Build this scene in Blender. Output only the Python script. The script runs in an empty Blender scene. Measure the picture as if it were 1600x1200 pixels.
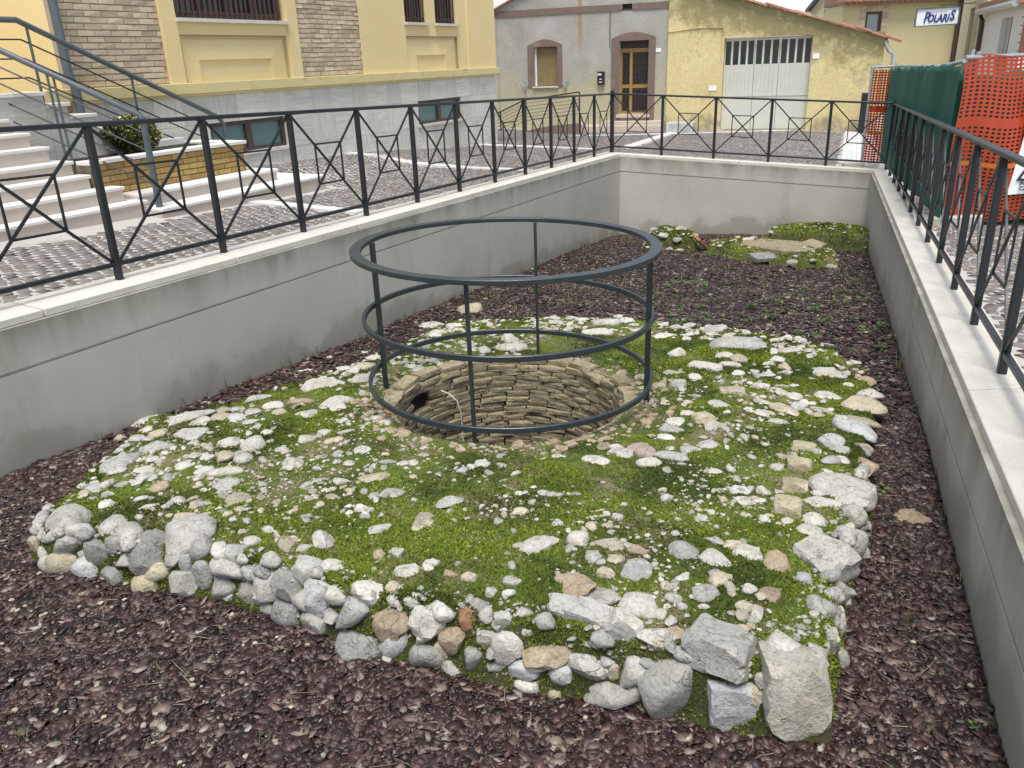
import bpy, bmesh, math, random
import numpy as np
from mathutils import Vector, Matrix
from mathutils.geometry import delaunay_2d_cdt

S = bpy.context.scene
COL = S.collection
R = math.radians
random.seed(7)
RNG = np.random.default_rng(11)

# ------------------------------------------------------------------ camera
cam_d = bpy.data.cameras.new('camera'); cam = bpy.data.objects.new('camera', cam_d); COL.objects.link(cam)
cam_d.sensor_width = 36; cam_d.lens = 28.64; cam_d.clip_start = .05; cam_d.clip_end = 2000
PITCH, ROLL = R(21.65), R(-2.19)
_up = Vector((0, math.sin(PITCH), math.cos(PITCH))); _fw = Vector((0, math.cos(PITCH), -math.sin(PITCH)))
_rt = Vector((1, 0, 0))*math.cos(ROLL)+_up*math.sin(ROLL); _u2 = -Vector((1, 0, 0))*math.sin(ROLL)+_up*math.cos(ROLL)
cam.matrix_world = Matrix(((_rt.x, _u2.x, -_fw.x, 0), (_rt.y, _u2.y, -_fw.y, 0), (_rt.z, _u2.z, -_fw.z, 2.1), (0, 0, 0, 1)))
S.camera = cam

# ------------------------------------------------------------------ sky and sun (bright overcast)
SUN_EL, SUN_AZ = R(68), R(184)         # azimuth from +Y towards +X: behind the camera, a little to the right
w = bpy.data.worlds.new('World'); S.world = w; w.use_nodes = True
nt = w.node_tree; nt.nodes.clear()
out = nt.nodes.new('ShaderNodeOutputWorld'); bg = nt.nodes.new('ShaderNodeBackground'); bg.inputs[1].default_value = .10
sky = nt.nodes.new('ShaderNodeTexSky'); sky.sky_type = 'NISHITA'; sky.sun_disc = False
sky.sun_elevation = SUN_EL; sky.sun_rotation = SUN_AZ; sky.air_density = 1.3; sky.dust_density = 1.0; sky.ozone_density = 1
bw = nt.nodes.new('ShaderNodeRGBToBW'); nt.links.new(sky.outputs[0], bw.inputs[0])
tc = nt.nodes.new('ShaderNodeTexCoord'); mp = nt.nodes.new('ShaderNodeMapping'); mp.inputs['Scale'].default_value = (2, 2, 5)
nz = nt.nodes.new('ShaderNodeTexNoise'); nz.inputs['Scale'].default_value = 1.6; nz.inputs['Detail'].default_value = 6
rp = nt.nodes.new('ShaderNodeValToRGB'); rp.color_ramp.elements[0].position = .42; rp.color_ramp.elements[1].position = .66
rp.color_ramp.elements[0].color = (.22, .22, .22, 1); rp.color_ramp.elements[1].color = (.95, .95, .95, 1)
cl = nt.nodes.new('ShaderNodeMix'); cl.data_type = 'RGBA'; cl.blend_type = 'MULTIPLY'; cl.inputs[0].default_value = 1
cl.inputs[7].default_value = (1.5, 1.53, 1.56, 1)
mx = nt.nodes.new('ShaderNodeMix'); mx.data_type = 'RGBA'
nt.links.new(tc.outputs['Generated'], mp.inputs[0]); nt.links.new(mp.outputs[0], nz.inputs['Vector']); nt.links.new(nz.outputs[0], rp.inputs[0])
nt.links.new(bw.outputs[0], cl.inputs[6]); nt.links.new(rp.outputs[0], mx.inputs[0]); nt.links.new(sky.outputs[0], mx.inputs[6]); nt.links.new(cl.outputs[2], mx.inputs[7])
nt.links.new(mx.outputs[2], bg.inputs[0]); nt.links.new(bg.outputs[0], out.inputs[0])
sd = bpy.data.lights.new('sun', 'SUN'); sd.energy = 2.5; sd.angle = R(28); sd.color = (1, .96, .89)
sun = bpy.data.objects.new('sun', sd); COL.objects.link(sun)
_d = Vector((math.sin(SUN_AZ)*math.cos(SUN_EL), math.cos(SUN_AZ)*math.cos(SUN_EL), math.sin(SUN_EL)))
sun.rotation_euler = _d.to_track_quat('Z', 'Y').to_euler(); sun.location = (-4, -6, 12)
vs = S.view_settings; vs.view_transform = 'Standard'; vs.look = 'None'; vs.exposure = 0.72; vs.gamma = 1; vs.use_curve_mapping = False

# ------------------------------------------------------------------ materials
def newmat(name, rough=.8):
    m = bpy.data.materials.new(name); m.use_nodes = True; n = m.node_tree
    b = n.nodes['Principled BSDF']; b.inputs['Roughness'].default_value = rough
    return m, n, b
def N(n, kind, **kw):
    x = n.nodes.new(kind)
    for k, v in kw.items(): setattr(x, k, v)
    return x
def coord(n, scale=(1, 1, 1), kind='Object', rot=(0, 0, 0)):
    t = N(n, 'ShaderNodeTexCoord'); m = N(n, 'ShaderNodeMapping'); m.inputs['Scale'].default_value = scale; m.inputs['Rotation'].default_value = rot
    n.links.new(t.outputs[kind], m.inputs[0]); return m.outputs[0]
def wcoord(n, scale=(1, 1, 1)):
    t = N(n, 'ShaderNodeNewGeometry'); m = N(n, 'ShaderNodeMapping'); m.inputs['Scale'].default_value = scale
    n.links.new(t.outputs['Position'], m.inputs[0]); return m.outputs[0]
def noise(n, v, scale, detail=4, rough=.6, dist=0):
    x = N(n, 'ShaderNodeTexNoise'); x.inputs['Scale'].default_value = scale; x.inputs['Detail'].default_value = detail
    x.inputs['Roughness'].default_value = rough; x.inputs['Distortion'].default_value = dist
    n.links.new(v, x.inputs['Vector']); return x.outputs[0]
def ramp(n, fac, stops):
    x = N(n, 'ShaderNodeValToRGB'); e = x.color_ramp.elements
    while len(e) < len(stops): e.new(.5)
    for el, (p, c) in zip(e, stops):
        el.position = p; el.color = (c, c, c, 1) if isinstance(c, (int, float)) else (*c, 1)
    n.links.new(fac, x.inputs[0]); return x.outputs[0]
def mix(n, fac, a, b, blend='MIX'):
    x = N(n, 'ShaderNodeMix', data_type='RGBA', blend_type=blend)
    for s, val in ((0, fac), (6, a), (7, b)):
        if hasattr(val, 'links') or isinstance(val, bpy.types.NodeSocket): n.links.new(val, x.inputs[s])
        elif s == 0: x.inputs[0].default_value = val
        else: x.inputs[s].default_value = (*val, 1) if not isinstance(val, (int, float)) else (val, val, val, 1)
    return x.outputs[2]
def math_(n, op, a, b=0.0):
    x = N(n, 'ShaderNodeMath', operation=op)
    for i, val in enumerate((a, b)):
        if isinstance(val, bpy.types.NodeSocket): n.links.new(val, x.inputs[i])
        else: x.inputs[i].default_value = val
    return x.outputs[0]
def bump(n, b, h, strength=.4, dist=.01):
    x = N(n, 'ShaderNodeBump'); x.inputs['Strength'].default_value = strength; x.inputs['Distance'].default_value = dist
    n.links.new(h, x.inputs['Height']); n.links.new(x.outputs[0], b.inputs['Normal'])
def setc(n, b, c): n.links.new(c, b.inputs['Base Color'])

def stucco(name, c1, c2, s1=3, c3=None, s3=1.2, t3=(.5, .65), rough=.9, bs=60, bst=.35, world=False, rnd=0.0, island=0.0, fine=.12):
    m, n, b = newmat(name, rough); v = wcoord(n) if world else coord(n)
    c = mix(n, ramp(n, noise(n, v, s1, 5, .65), [(.3, 0), (.7, 1)]), c1, c2)
    if c3: c = mix(n, ramp(n, noise(n, v, s3, 6, .7), [(t3[0], 0), (t3[1], 1)]), c, c3)
    f = noise(n, v, bs, 4, .7)
    c = mix(n, 1.0, c, ramp(n, f, [(.25, 1-fine), (.75, 1+fine*.6)]), 'MULTIPLY')
    if rnd:
        o = N(n, 'ShaderNodeObjectInfo'); c = mix(n, 1.0, c, ramp(n, o.outputs['Random'], [(0, 1-rnd), (1, 1+rnd*.5)]), 'MULTIPLY')
    if island:
        g = N(n, 'ShaderNodeNewGeometry'); c = mix(n, 1.0, c, ramp(n, g.outputs['Random Per Island'], [(0, 1-island), (1, 1+island*.5)]), 'MULTIPLY')
    setc(n, b, c); bump(n, b, f, bst, .004)
    return m
def paint(name, c, rough=.45, metal=0, wear=.15):
    m, n, b = newmat(name, rough); b.inputs['Metallic'].default_value = metal; v = coord(n)
    f = noise(n, v, 14, 5, .7)
    setc(n, b, mix(n, ramp(n, f, [(.3, 0), (.75, 1)]), c, tuple(min(1, x*(1+wear*2)+.01*wear) for x in c)))
    n.links.new(ramp(n, f, [(.2, rough-.1), (.8, rough+.12)]), b.inputs['Roughness'])
    return m

MT = {}
MT['steel'] = paint('dark_painted_steel', (.013, .016, .021), .40)
MT['cagesteel'] = paint('grey_green_painted_steel', (.024, .032, .037), .32)
MT['tube'] = paint('grey_painted_tube', (.07, .086, .096), .4)
MT['galv'] = paint('galvanised_steel', (.36, .38, .39), .4, .5)
MT['brownmetal'] = paint('brown_metal', (.06, .035, .03), .5)
MT['yellow'] = stucco('yellow_render', (.74, .585, .29), (.78, .64, .345), 1.2, (.62, .48, .24), 2.5, (.62, .85), bs=90)
MT['band'] = stucco('yellow_band_weathered', (.68, .57, .28), (.62, .53, .27), 2, (.30, .27, .16), 5, (.58, .75), bs=70)
MT['cream'] = stucco('cream_render', (.66, .60, .42), (.62, .55, .37), 1, bs=60)
MT['paleyellow'] = stucco('pale_yellow_render', (.60, .53, .30), (.56, .50, .29), 1.5, bs=60)
MT['whitewall'] = stucco('white_render', (.70, .69, .66), (.64, .63, .60), 1.5, bs=60)
MT['brick'] = stucco('pale_facing_brick', (.55, .435, .30), (.64, .53, .38), 9, (.54, .36, .27), 1.6, (.58, .78), rnd=.25, world=True, bs=120, bst=.6)
MT['mortar'] = stucco('brick_mortar', (.34, .29, .23), (.42, .37, .30), 8, world=True, bs=90)
MT['pbrick'] = stucco('ochre_planter_brick', (.40, .25, .075), (.48, .32, .12), 12, rnd=.25, world=True, bs=120, bst=.5)
MT['pmortar'] = stucco('planter_mortar', (.20, .17, .12), (.28, .23, .16), 12, world=True)
MT['step'] = stucco('pink_stone_riser', (.50, .42, .35), (.57, .50, .44), 3, (.40, .34, .28), 6, (.6, .8), world=True, bs=80)
MT['tread'] = stucco('white_stone_tread', (.66, .63, .59), (.72, .70, .67), 4, world=True, bs=80)
MT['coping'] = stucco('white_coping_stone', (.60, .565, .495), (.69, .66, .595), 3, (.46, .425, .36), 4.5, (.56, .8), world=True, bs=150, rnd=.05, fine=.2)
MT['bandstone'] = stucco('white_paving_band', (.56, .56, .56), (.64, .64, .63), 4, world=True, bs=80, rnd=.1)
MT['grout'] = stucco('pale_paving_joint', (.40, .38, .35), (.48, .46, .42), 6, (.30, .28, .255), 2, (.55, .75), world=True, bs=120)
MT['glass'] = newmat('dark_window_glass', .08)[0]; MT['glass'].node_tree.nodes['Principled BSDF'].inputs['Base Color'].default_value = (.02, .025, .03, 1)
MT['tealglass'] = newmat('frosted_teal_glass', .3)[0]; MT['tealglass'].node_tree.nodes['Principled BSDF'].inputs['Base Color'].default_value = (.12, .20, .20, 1)
MT['paleglass'] = newmat('curtained_glass', .2)[0]; MT['paleglass'].node_tree.nodes['Principled BSDF'].inputs['Base Color'].default_value = (.36, .40, .42, 1)
MT['surround'] = stucco('brown_surround', (.17, .115, .095), (.21, .15, .125), 4, (.30, .25, .22), 3, (.6, .8), bs=70)
MT['shutter'] = stucco('olive_brown_shutter', (.21, .155, .07), (.24, .18, .085), 5, rough=.6, bs=40, bst=.1)
MT['door'] = stucco('varnished_door_wood', (.32, .19, .06), (.40, .25, .085), 6, rough=.5, bs=40, bst=.1)
MT['gardoor'] = stucco('pale_garage_paint', (.55, .555, .485), (.61, .61, .54), 3, (.46, .46, .40), 6, (.6, .8), rough=.6, bs=40, bst=.1)
MT['white'] = paint('white_paint', (.72, .72, .70), .5)
MT['signwhite'] = paint('white_sign_panel', (.70, .73, .76), .35)
MT['blue'] = paint('sign_blue', (.03, .05, .19), .4); MT['brightblue'] = paint('bright_sign_blue', (.02, .10, .45), .4)
MT['black'] = paint('black_paint', (.015, .015, .018), .45)
MT['yellowsign'] = paint('sign_yellow', (.75, .55, .05), .45)
MT['tile'] = stucco('terracotta_tile', (.34, .16, .10), (.42, .23, .15), 6, (.26, .22, .17), 3, (.5, .7), rnd=.35, world=True, bs=80)
MT['greynet'] = paint('rope', (.5, .5, .48), .7)
MT['leafshrub'] = None

# concrete of the pit walls: damp tide marks at the foot, run-off stains under the coping
def concrete():
    m, n, b = newmat('grey_pit_wall_render', .85); v = wcoord(n)
    c = mix(n, ramp(n, noise(n, v, 1.1, 5, .6), [(.3, 0), (.7, 1)]), (.46, .44, .385), (.555, .535, .48))
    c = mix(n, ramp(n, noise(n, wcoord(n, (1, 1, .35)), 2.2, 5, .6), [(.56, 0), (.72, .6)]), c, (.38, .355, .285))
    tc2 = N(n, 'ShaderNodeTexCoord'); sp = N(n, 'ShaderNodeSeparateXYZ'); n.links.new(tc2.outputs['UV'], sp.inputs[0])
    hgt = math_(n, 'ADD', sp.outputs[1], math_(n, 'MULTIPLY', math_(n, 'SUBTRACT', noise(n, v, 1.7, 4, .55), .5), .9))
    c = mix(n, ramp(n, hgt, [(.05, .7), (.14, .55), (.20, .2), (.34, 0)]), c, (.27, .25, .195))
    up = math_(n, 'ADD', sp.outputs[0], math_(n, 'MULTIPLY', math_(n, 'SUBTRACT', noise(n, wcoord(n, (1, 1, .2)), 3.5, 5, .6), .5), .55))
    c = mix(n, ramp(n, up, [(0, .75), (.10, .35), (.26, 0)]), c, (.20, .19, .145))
    f = noise(n, v, 90, 4, .7); c = mix(n, 1.0, c, ramp(n, f, [(.3, .93), (.7, 1.05)]), 'MULTIPLY')
    setc(n, b, c); bump(n, b, f, .25, .003); return m
MT['concrete'] = concrete()

def travertine(name, vertical):
    m, n, b = newmat(name, .75); sc = (14, 14, 1.2) if vertical else (1.2, 14, 14)
    v = coord(n, sc); f = noise(n, v, 2.2, 6, .7)
    c = mix(n, ramp(n, f, [(.36, 0), (.60, 1)]), (.55, .52, .455), (.70, .68, .63))
    g = noise(n, coord(n), 1.3, 5, .7); c = mix(n, ramp(n, g, [(.55, 0), (.75, .6)]), c, (.47, .43, .33))
    h = noise(n, coord(n, tuple(2.5*q for q in sc)), 3, 3, .8); c = mix(n, ramp(n, h, [(.68, 0), (.74, .7)]), c, (.22, .19, .15))
    o = N(n, 'ShaderNodeObjectInfo'); c = mix(n, 1.0, c, ramp(n, o.outputs['Random'], [(0, .84), (1, 1.06)]), 'MULTIPLY')
    setc(n, b, c); bump(n, b, h, .4, .004); return m
MT['trav_v'] = travertine('travertine_upright_grain', True); MT['trav_h'] = travertine('travertine_level_grain', False)

def cobble_mat():
    m, n, b = newmat('porphyry_cobble', .6); v = wcoord(n)
    o = N(n, 'ShaderNodeObjectInfo'); g = N(n, 'ShaderNodeNewGeometry')
    r = math_(n, 'FRACT', math_(n, 'ADD', o.outputs['Random'], g.outputs['Random Per Island']))
    c = ramp(n, r, [(0, (.135, .122, .115)), (.35, (.185, .165, .155)), (.6, (.155, .148, .146)), (.85, (.225, .195, .178)), (1, (.18, .14, .12))])
    f = noise(n, v, 55, 4, .7); c = mix(n, 1.0, c, ramp(n, f, [(.3, .8), (.7, 1.2)]), 'MULTIPLY')
    setc(n, b, c); bump(n, b, f, .4, .004)
    n.links.new(ramp(n, noise(n, v, 2.5, 3), [(.35, .38), (.65, .75)]), b.inputs['Roughness']); return m
MT['cobble'] = cobble_mat()

def bark_mat():
    m, n, b = newmat('bark_chip', .5); g = N(n, 'ShaderNodeNewGeometry')
    c = ramp(n, g.outputs['Random Per Island'], [(0, (.008, .005, .004)), (.24, (.026, .012, .010)), (.44, (.062, .028, .024)), (.60, (.037, .025, .025)), (.76, (.088, .050, .042)), (.89, (.125, .084, .070)), (.955, (.20, .145, .115)), (.99, (.26, .22, .18)), (1, (.36, .33, .29))])
    f = noise(n, wcoord(n), 90, 4, .7); c = mix(n, 1.0, c, ramp(n, f, [(.3, .7), (.7, 1.3)]), 'MULTIPLY')
    setc(n, b, c); bump(n, b, f, .5, .003); return m
MT['bark'] = bark_mat()
MT['soil'] = stucco('dark_mulch_soil', (.014, .010, .008), (.030, .020, .016), 14, world=True, bs=120, bst=.8)

def moss_ground():
    m, n, b = newmat('mossy_ground', .95); v = wcoord(n)
    c = mix(n, ramp(n, noise(n, v, 2.2, 5, .6), [(.34, 0), (.62, 1)]), (.060, .090, .006), (.150, .205, .010))
    c = mix(n, ramp(n, noise(n, v, 26, 4, .7), [(.35, 0), (.7, .7)]), c, (.030, .043, .006))
    c = mix(n, ramp(n, noise(n, v, 3.1, 6, .75), [(.52, 0), (.61, .9)]), c, (.215, .175, .095))
    # bare mortar round the well mouth
    gm = N(n, 'ShaderNodeNewGeometry'); vd = N(n, 'ShaderNodeVectorMath', operation='DISTANCE'); cx = N(n, 'ShaderNodeVectorMath', operation='MULTIPLY')
    n.links.new(gm.outputs['Position'], cx.inputs[0]); cx.inputs[1].default_value = (1, 1, 0); n.links.new(cx.outputs[0], vd.inputs[0]); vd.inputs[1].default_value = (WC[0], WC[1], 0)
    ring = math_(n, 'ADD', vd.outputs['Value'], math_(n, 'MULTIPLY', math_(n, 'SUBTRACT', noise(n, v, 5, 5, .7), .5), .55))
    c = mix(n, ramp(n, ring, [(.70, .9), (.86, 0)]), c, (.20, .175, .105))
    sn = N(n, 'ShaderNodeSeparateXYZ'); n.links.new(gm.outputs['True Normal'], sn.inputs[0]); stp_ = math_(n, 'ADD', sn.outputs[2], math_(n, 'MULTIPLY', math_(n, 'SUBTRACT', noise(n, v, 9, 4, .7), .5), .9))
    c = mix(n, ramp(n, stp_, [(.35, .9), (.75, 0)]), c, (.060, .058, .022))  # steep faces darkened: olive mossy earth, with crevice shade put into the colour
    vo = N(n, 'ShaderNodeTexVoronoi'); vo.inputs['Scale'].default_value = 75; n.links.new(v, vo.inputs['Vector'])
    dots = math_(n, 'MULTIPLY', ramp(n, vo.outputs['Distance'], [(.22, 1), (.34, 0)]), ramp(n, noise(n, v, 4.2, 4, .7), [(.5, 0), (.62, 1)]))
    c = mix(n, dots, c, (.46, .43, .36))
    f = noise(n, v, 130, 5, .75)
    setc(n, b, c); bump(n, b, f, .9, .012); return m

def stone_mat(name, c1, c2, moss=.6, dark=.5):
    m, n, b = newmat(name, .85); t = N(n, 'ShaderNodeTexCoord'); o = N(n, 'ShaderNodeObjectInfo')
    off = N(n, 'ShaderNodeVectorMath', operation='ADD'); n.links.new(wcoord(n), off.inputs[0]); n.links.new(o.outputs['Location'], off.inputs[1]); v = off.outputs[0]
    c = mix(n, ramp(n, noise(n, v, 11, 6, .7), [(.3, 0), (.7, 1)]), c1, c2)
    f = noise(n, v, 70, 5, .75); c = mix(n, 1.0, c, ramp(n, f, [(.28, dark), (.5, 1), (.75, 1.12)]), 'MULTIPLY')
    pits = noise(n, v, 42, 4, .85); c = mix(n, ramp(n, pits, [(.58, 0), (.68, .6)]), c, (.14, .128, .10))
    ck = N(n, 'ShaderNodeTexVoronoi', feature='DISTANCE_TO_EDGE'); ck.inputs['Scale'].default_value = 9; wv = N(n, 'ShaderNodeVectorMath', operation='ADD'); wn_ = N(n, 'ShaderNodeTexNoise'); wn_.inputs['Scale'].default_value = 14; n.links.new(v, wn_.inputs['Vector']); sc_ = N(n, 'ShaderNodeVectorMath', operation='SCALE'); sc_.inputs['Scale'].default_value = .12; n.links.new(wn_.outputs[1], sc_.inputs[0]); n.links.new(v, wv.inputs[0]); n.links.new(sc_.outputs[0], wv.inputs[1]); n.links.new(wv.outputs[0], ck.inputs['Vector'])
    crack = ramp(n, ck.outputs['Distance'], [(.004, 1), (.018, 0)]); crack = math_(n, 'MULTIPLY', crack, ramp(n, noise(n, v, 4, 2), [(.50, 0), (.58, .75)])); c = mix(n, crack, c, (.12, .11, .09))
    c = mix(n, ramp(n, noise(n, v, 14, 5, .75, .5), [(.57, 0), (.68, moss)]), c, (.085, .090, .030))
    c = mix(n, ramp(n, noise(n, v, 6, 5, .7), [(.50, 0), (.68, .5)]), c, tuple(q*.55 for q in c1))
    g = N(n, 'ShaderNodeNewGeometry'); r = math_(n, 'FRACT', math_(n, 'ADD', o.outputs['Random'], g.outputs['Random Per Island']))
    c = mix(n, 1.0, c, ramp(n, r, [(0, (.74, .74, .75)), (.5, (.95, .93, .90)), (1, (1.1, 1.08, 1.03))]), 'MULTIPLY')
    setc(n, b, c); h = math_(n, 'ADD', math_(n, 'MULTIPLY', f, .5), noise(n, v, 18, 5, .65)); h = math_(n, 'SUBTRACT', h, math_(n, 'ADD', math_(n, 'MULTIPLY', crack, .25), math_(n, 'MULTIPLY', ramp(n, pits, [(.58, 0), (.68, 1)]), .12))); bump(n, b, h, .8, .016); return m
SM = dict(w=stone_mat('white_limestone', (.49, .475, .43), (.60, .59, .555)), g=stone_mat('grey_limestone', (.36, .355, .325), (.47, .465, .44)), d=stone_mat('dark_grey_stone', (.22, .22, .21), (.34, .34, .325)),
          b=stone_mat('beige_stone', (.42, .37, .27), (.53, .485, .39)), t=stone_mat('tan_stone', (.33, .25, .16), (.45, .38, .29)), r=stone_mat('red_brick_fragment', (.30, .12, .06), (.40, .23, .15)),
          y=stone_mat('yellowish_stone', (.40, .355, .235), (.52, .475, .35), .7), l=stone_mat('blue_white_stone', (.46, .48, .49), (.58, .59, .59), .3), p=stone_mat('pinkish_stone', (.40, .31, .26), (.50, .42, .37), .2),
          W=stone_mat('speckled_boulder', (.44, .42, .35), (.54, .52, .47), .2, .45))
MT['wellbrick'] = stone_mat('well_lining_stone', (.32, .26, .155), (.46, .395, .27), .7, .45)

def blade_mat(name, cols, rough=.8):
    m, n, b = newmat(name, rough); g = N(n, 'ShaderNodeNewGeometry')
    c = ramp(n, g.outputs['Random Per Island'], cols)
    c = mix(n, ramp(n, noise(n, wcoord(n), 2.2, 5, .6), [(.40, .9), (.56, 0)]), c, tuple(q*.6 for q in cols[0][1]))
    setc(n, b, c); return m
MT['mossblade'] = blade_mat('moss_tuft', [(0, (.048, .075, .004)), (.35, (.108, .155, .006)), (.72, (.185, .245, .009)), (1, (.27, .30, .028))], .9)
MT['grass'] = blade_mat('weed_blade', [(0, (.06, .09, .018)), (.45, (.10, .13, .03)), (.7, (.20, .18, .07)), (1, (.34, .27, .14))])
MT['leafweed'] = blade_mat('weed_leaf', [(0, (.05, .11, .015)), (1, (.11, .22, .035))])
MT['leafshrub'] = blade_mat('variegated_leaf', [(0, (.04, .065, .012)), (.4, (.12, .145, .03)), (.75, (.33, .31, .09)), (1, (.50, .45, .19))])
MT['twig'] = blade_mat('dry_twig', [(0, (.20, .15, .09)), (1, (.42, .36, .26))])
# ------------------------------------------------------------------ shape of the ground
PG = np.array([(-2.2,3.19),(-1.95,3.1),(-1.62,2.98),(-1.3,2.87),(-1.0,2.73),(-0.71,2.57),(-0.4,2.43),(-0.04,2.31),(0.18,2.24),(0.39,2.17),(0.6,2.09),(0.79,2.04),(0.96,2.02),(1.08,2.24),(1.17,2.4),(1.34,2.73),(1.59,3.17),(1.83,3.67),(2.09,4.21),(2.35,4.78),(2.52,5.28),(2.52,5.9),(2.37,6.3),(1.94,6.65),(1.2,7.17),(0.33,7.52),(-0.58,7.4),(-1.04,6.34),(-1.53,5.72),(-1.97,5.15),(-2.43,4.9),(-2.39,4.38),(-2.33,3.78),(-2.36,3.53),(-2.28,3.27)])
WC = (-0.02, 4.98); WR = 0.74          # the well: centre and inner radius

def lattice(ix, iy, seed):
    h = (ix.astype(np.int64)*374761393 + iy.astype(np.int64)*668265263 + seed*974634777) & 0xffffffff
    h = ((h ^ (h >> 13))*1274126177) & 0xffffffff
    return ((h ^ (h >> 16)) & 0xffff)/65535.0

def vnoise(x, y, seed=0):
    x = np.asarray(x, float); y = np.asarray(y, float)
    ix = np.floor(x); iy = np.floor(y); fx = x-ix; fy = y-iy
    fx = fx*fx*(3-2*fx); fy = fy*fy*(3-2*fy)
    a = lattice(ix, iy, seed); b = lattice(ix+1, iy, seed); c = lattice(ix, iy+1, seed); d = lattice(ix+1, iy+1, seed)
    return (a*(1-fx)+b*fx)*(1-fy)+(c*(1-fx)+d*fx)*fy - .5

def fbm(x, y, seed=0, octv=4):
    s = 0; a = 1.0
    for o in range(octv):
        s = s+a*vnoise(x*2**o+13.7*o, y*2**o-7.1*o, seed+o); a *= .5
    return s

def sstep(a, b, x):
    t = np.clip((np.asarray(x, float)-a)/(b-a), 0, 1); return t*t*(3-2*t)

def polydist(x, y, P):                  # signed distance, positive inside
    x = np.asarray(x, float); y = np.asarray(y, float)
    d = np.full(x.shape, 1e9); ins = np.zeros(x.shape, bool); n = len(P)
    for i in range(n):
        ax, ay = P[i]; bx, by = P[(i+1) % n]; ex, ey = bx-ax, by-ay
        t = np.clip(((x-ax)*ex+(y-ay)*ey)/(ex*ex+ey*ey), 0, 1)
        d = np.minimum(d, np.hypot(x-ax-t*ex, y-ay-t*ey))
        c = ((ay > y) != (by > y)) & (x < ex*(y-ay)/((by-ay) if by != ay else 1e-9)+ax)
        ins ^= c
    return np.where(ins, d, -d)

def zmulch(x, y):
    return .01-.085*np.maximum(0, np.asarray(y, float)-4.2)+.035*fbm(x*1.1, y*1.1, 5, 3)

def ztop(x, y):
    r = np.hypot(x-WC[0], y-WC[1])
    return .26-.08*(y-2.3)+.05*sstep(3.7, 2.7, y)+.035*fbm(x*1.3, y*1.3, 21, 3)-.03*sstep(1.15, .8, r)

def zmound(x, y):
    d = polydist(x, y, PG)+.05*fbm(x*3, y*3, 9, 2)
    k = sstep(-.02, .075, d)*.88+.12*sstep(.05, .4, d)
    zm = zmulch(x, y)-.03
    return zm+(np.maximum(ztop(x, y), zm+.06)-zm)*k
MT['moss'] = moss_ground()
# ------------------------------------------------------------------ mesh tools
class MB:
    def __init__(s): s.v = []; s.f = []
    def add(s, v, f):
        k = len(s.v); s.v += [tuple(p) for p in v]; s.f += [tuple(i+k for i in q) for q in f]; return s
    def box(s, x0, x1, y0, y1, z0, z1):
        return s.add([(x0, y0, z0), (x1, y0, z0), (x1, y1, z0), (x0, y1, z0), (x0, y0, z1), (x1, y0, z1), (x1, y1, z1), (x0, y1, z1)],
                     [(0, 3, 2, 1), (4, 5, 6, 7), (0, 1, 5, 4), (1, 2, 6, 5), (2, 3, 7, 6), (3, 0, 4, 7)])
    def bar(s, p, q, a, b, up=(0, 0, 1)):       # box along p-q, a wide (sideways), b high
        p = Vector(p); q = Vector(q); d = (q-p).normalized(); u = Vector(up)
        if abs(d.dot(u)) > .98: u = Vector((1, 0, 0))
        sd = d.cross(u).normalized()*a/2; u = sd.cross(d).normalized()*b/2
        return s.add([p-sd-u, p+sd-u, p+sd+u, p-sd+u, q-sd-u, q+sd-u, q+sd+u, q-sd+u],
                     [(3, 2, 1, 0), (4, 5, 6, 7), (0, 1, 5, 4), (1, 2, 6, 5), (2, 3, 7, 6), (3, 0, 4, 7)])
    def tube(s, pts, r, n=8, cap=True):
        pts = [Vector(p) for p in pts]; rings = []; k0 = len(s.v)
        for i, p in enumerate(pts):
            d = (pts[min(i+1, len(pts)-1)]-pts[max(i-1, 0)]).normalized()
            a = d.cross(Vector((0, 0, 1)) if abs(d.z) < .95 else Vector((1, 0, 0))).normalized(); b = d.cross(a)
            rr = r[i] if isinstance(r, (list, tuple)) else r
            s.v += [tuple(p+(a*math.cos(t)+b*math.sin(t))*rr) for t in (2*math.pi*j/n for j in range(n))]
        for i in range(len(pts)-1):
            for j in range(n):
                a = k0+i*n+j; b = k0+i*n+(j+1) % n; s.f.append((a, b, b+n, a+n))
        if cap: s.f.append(tuple(k0+j for j in range(n))[::-1]); s.f.append(tuple(k0+(len(pts)-1)*n+j for j in range(n)))
        return s
    def prism(s, poly, z0, z1):                 # poly of (x, y); z0/z1 numbers or functions
        n = len(poly); f0 = z0 if callable(z0) else (lambda x, y: z0); f1 = z1 if callable(z1) else (lambda x, y: z1)
        return s.add([(x, y, float(f0(x, y))) for x, y in poly]+[(x, y, float(f1(x, y))) for x, y in poly],
                     [tuple(range(n))[::-1], tuple(range(n, 2*n))]+[(i, (i+1) % n, n+(i+1) % n, n+i) for i in range(n)])
    def plate(s, poly, y0, y1):                 # poly of (x, z) extruded in y
        n = len(poly)
        return s.add([(x, y0, z) for x, z in poly]+[(x, y1, z) for x, z in poly],
                     [tuple(range(n)), tuple(range(n, 2*n))[::-1]]+[((i+1) % n, i, n+i, n+(i+1) % n) for i in range(n)])
    def build(s, name, mat, parent=None, smooth=False, sub=None, bevel=0):
        v = s.v; o = None
        if parent is not None and parent.get('_world'):
            L = parent.location; v = [(a-L.x, b-L.y, c-L.z) for a, b, c in v]
        me = bpy.data.meshes.new(name); me.from_pydata(v, [], s.f); me.validate()
        bm = bmesh.new(); bm.from_mesh(me); bmesh.ops.recalc_face_normals(bm, faces=bm.faces)
        if bevel:
            bmesh.ops.bevel(bm, geom=list(bm.edges), offset=bevel, segments=1, affect='EDGES', clamp_overlap=True)
        bm.to_mesh(me); bm.free()
        return link(name, me, mat, parent, smooth)
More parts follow.
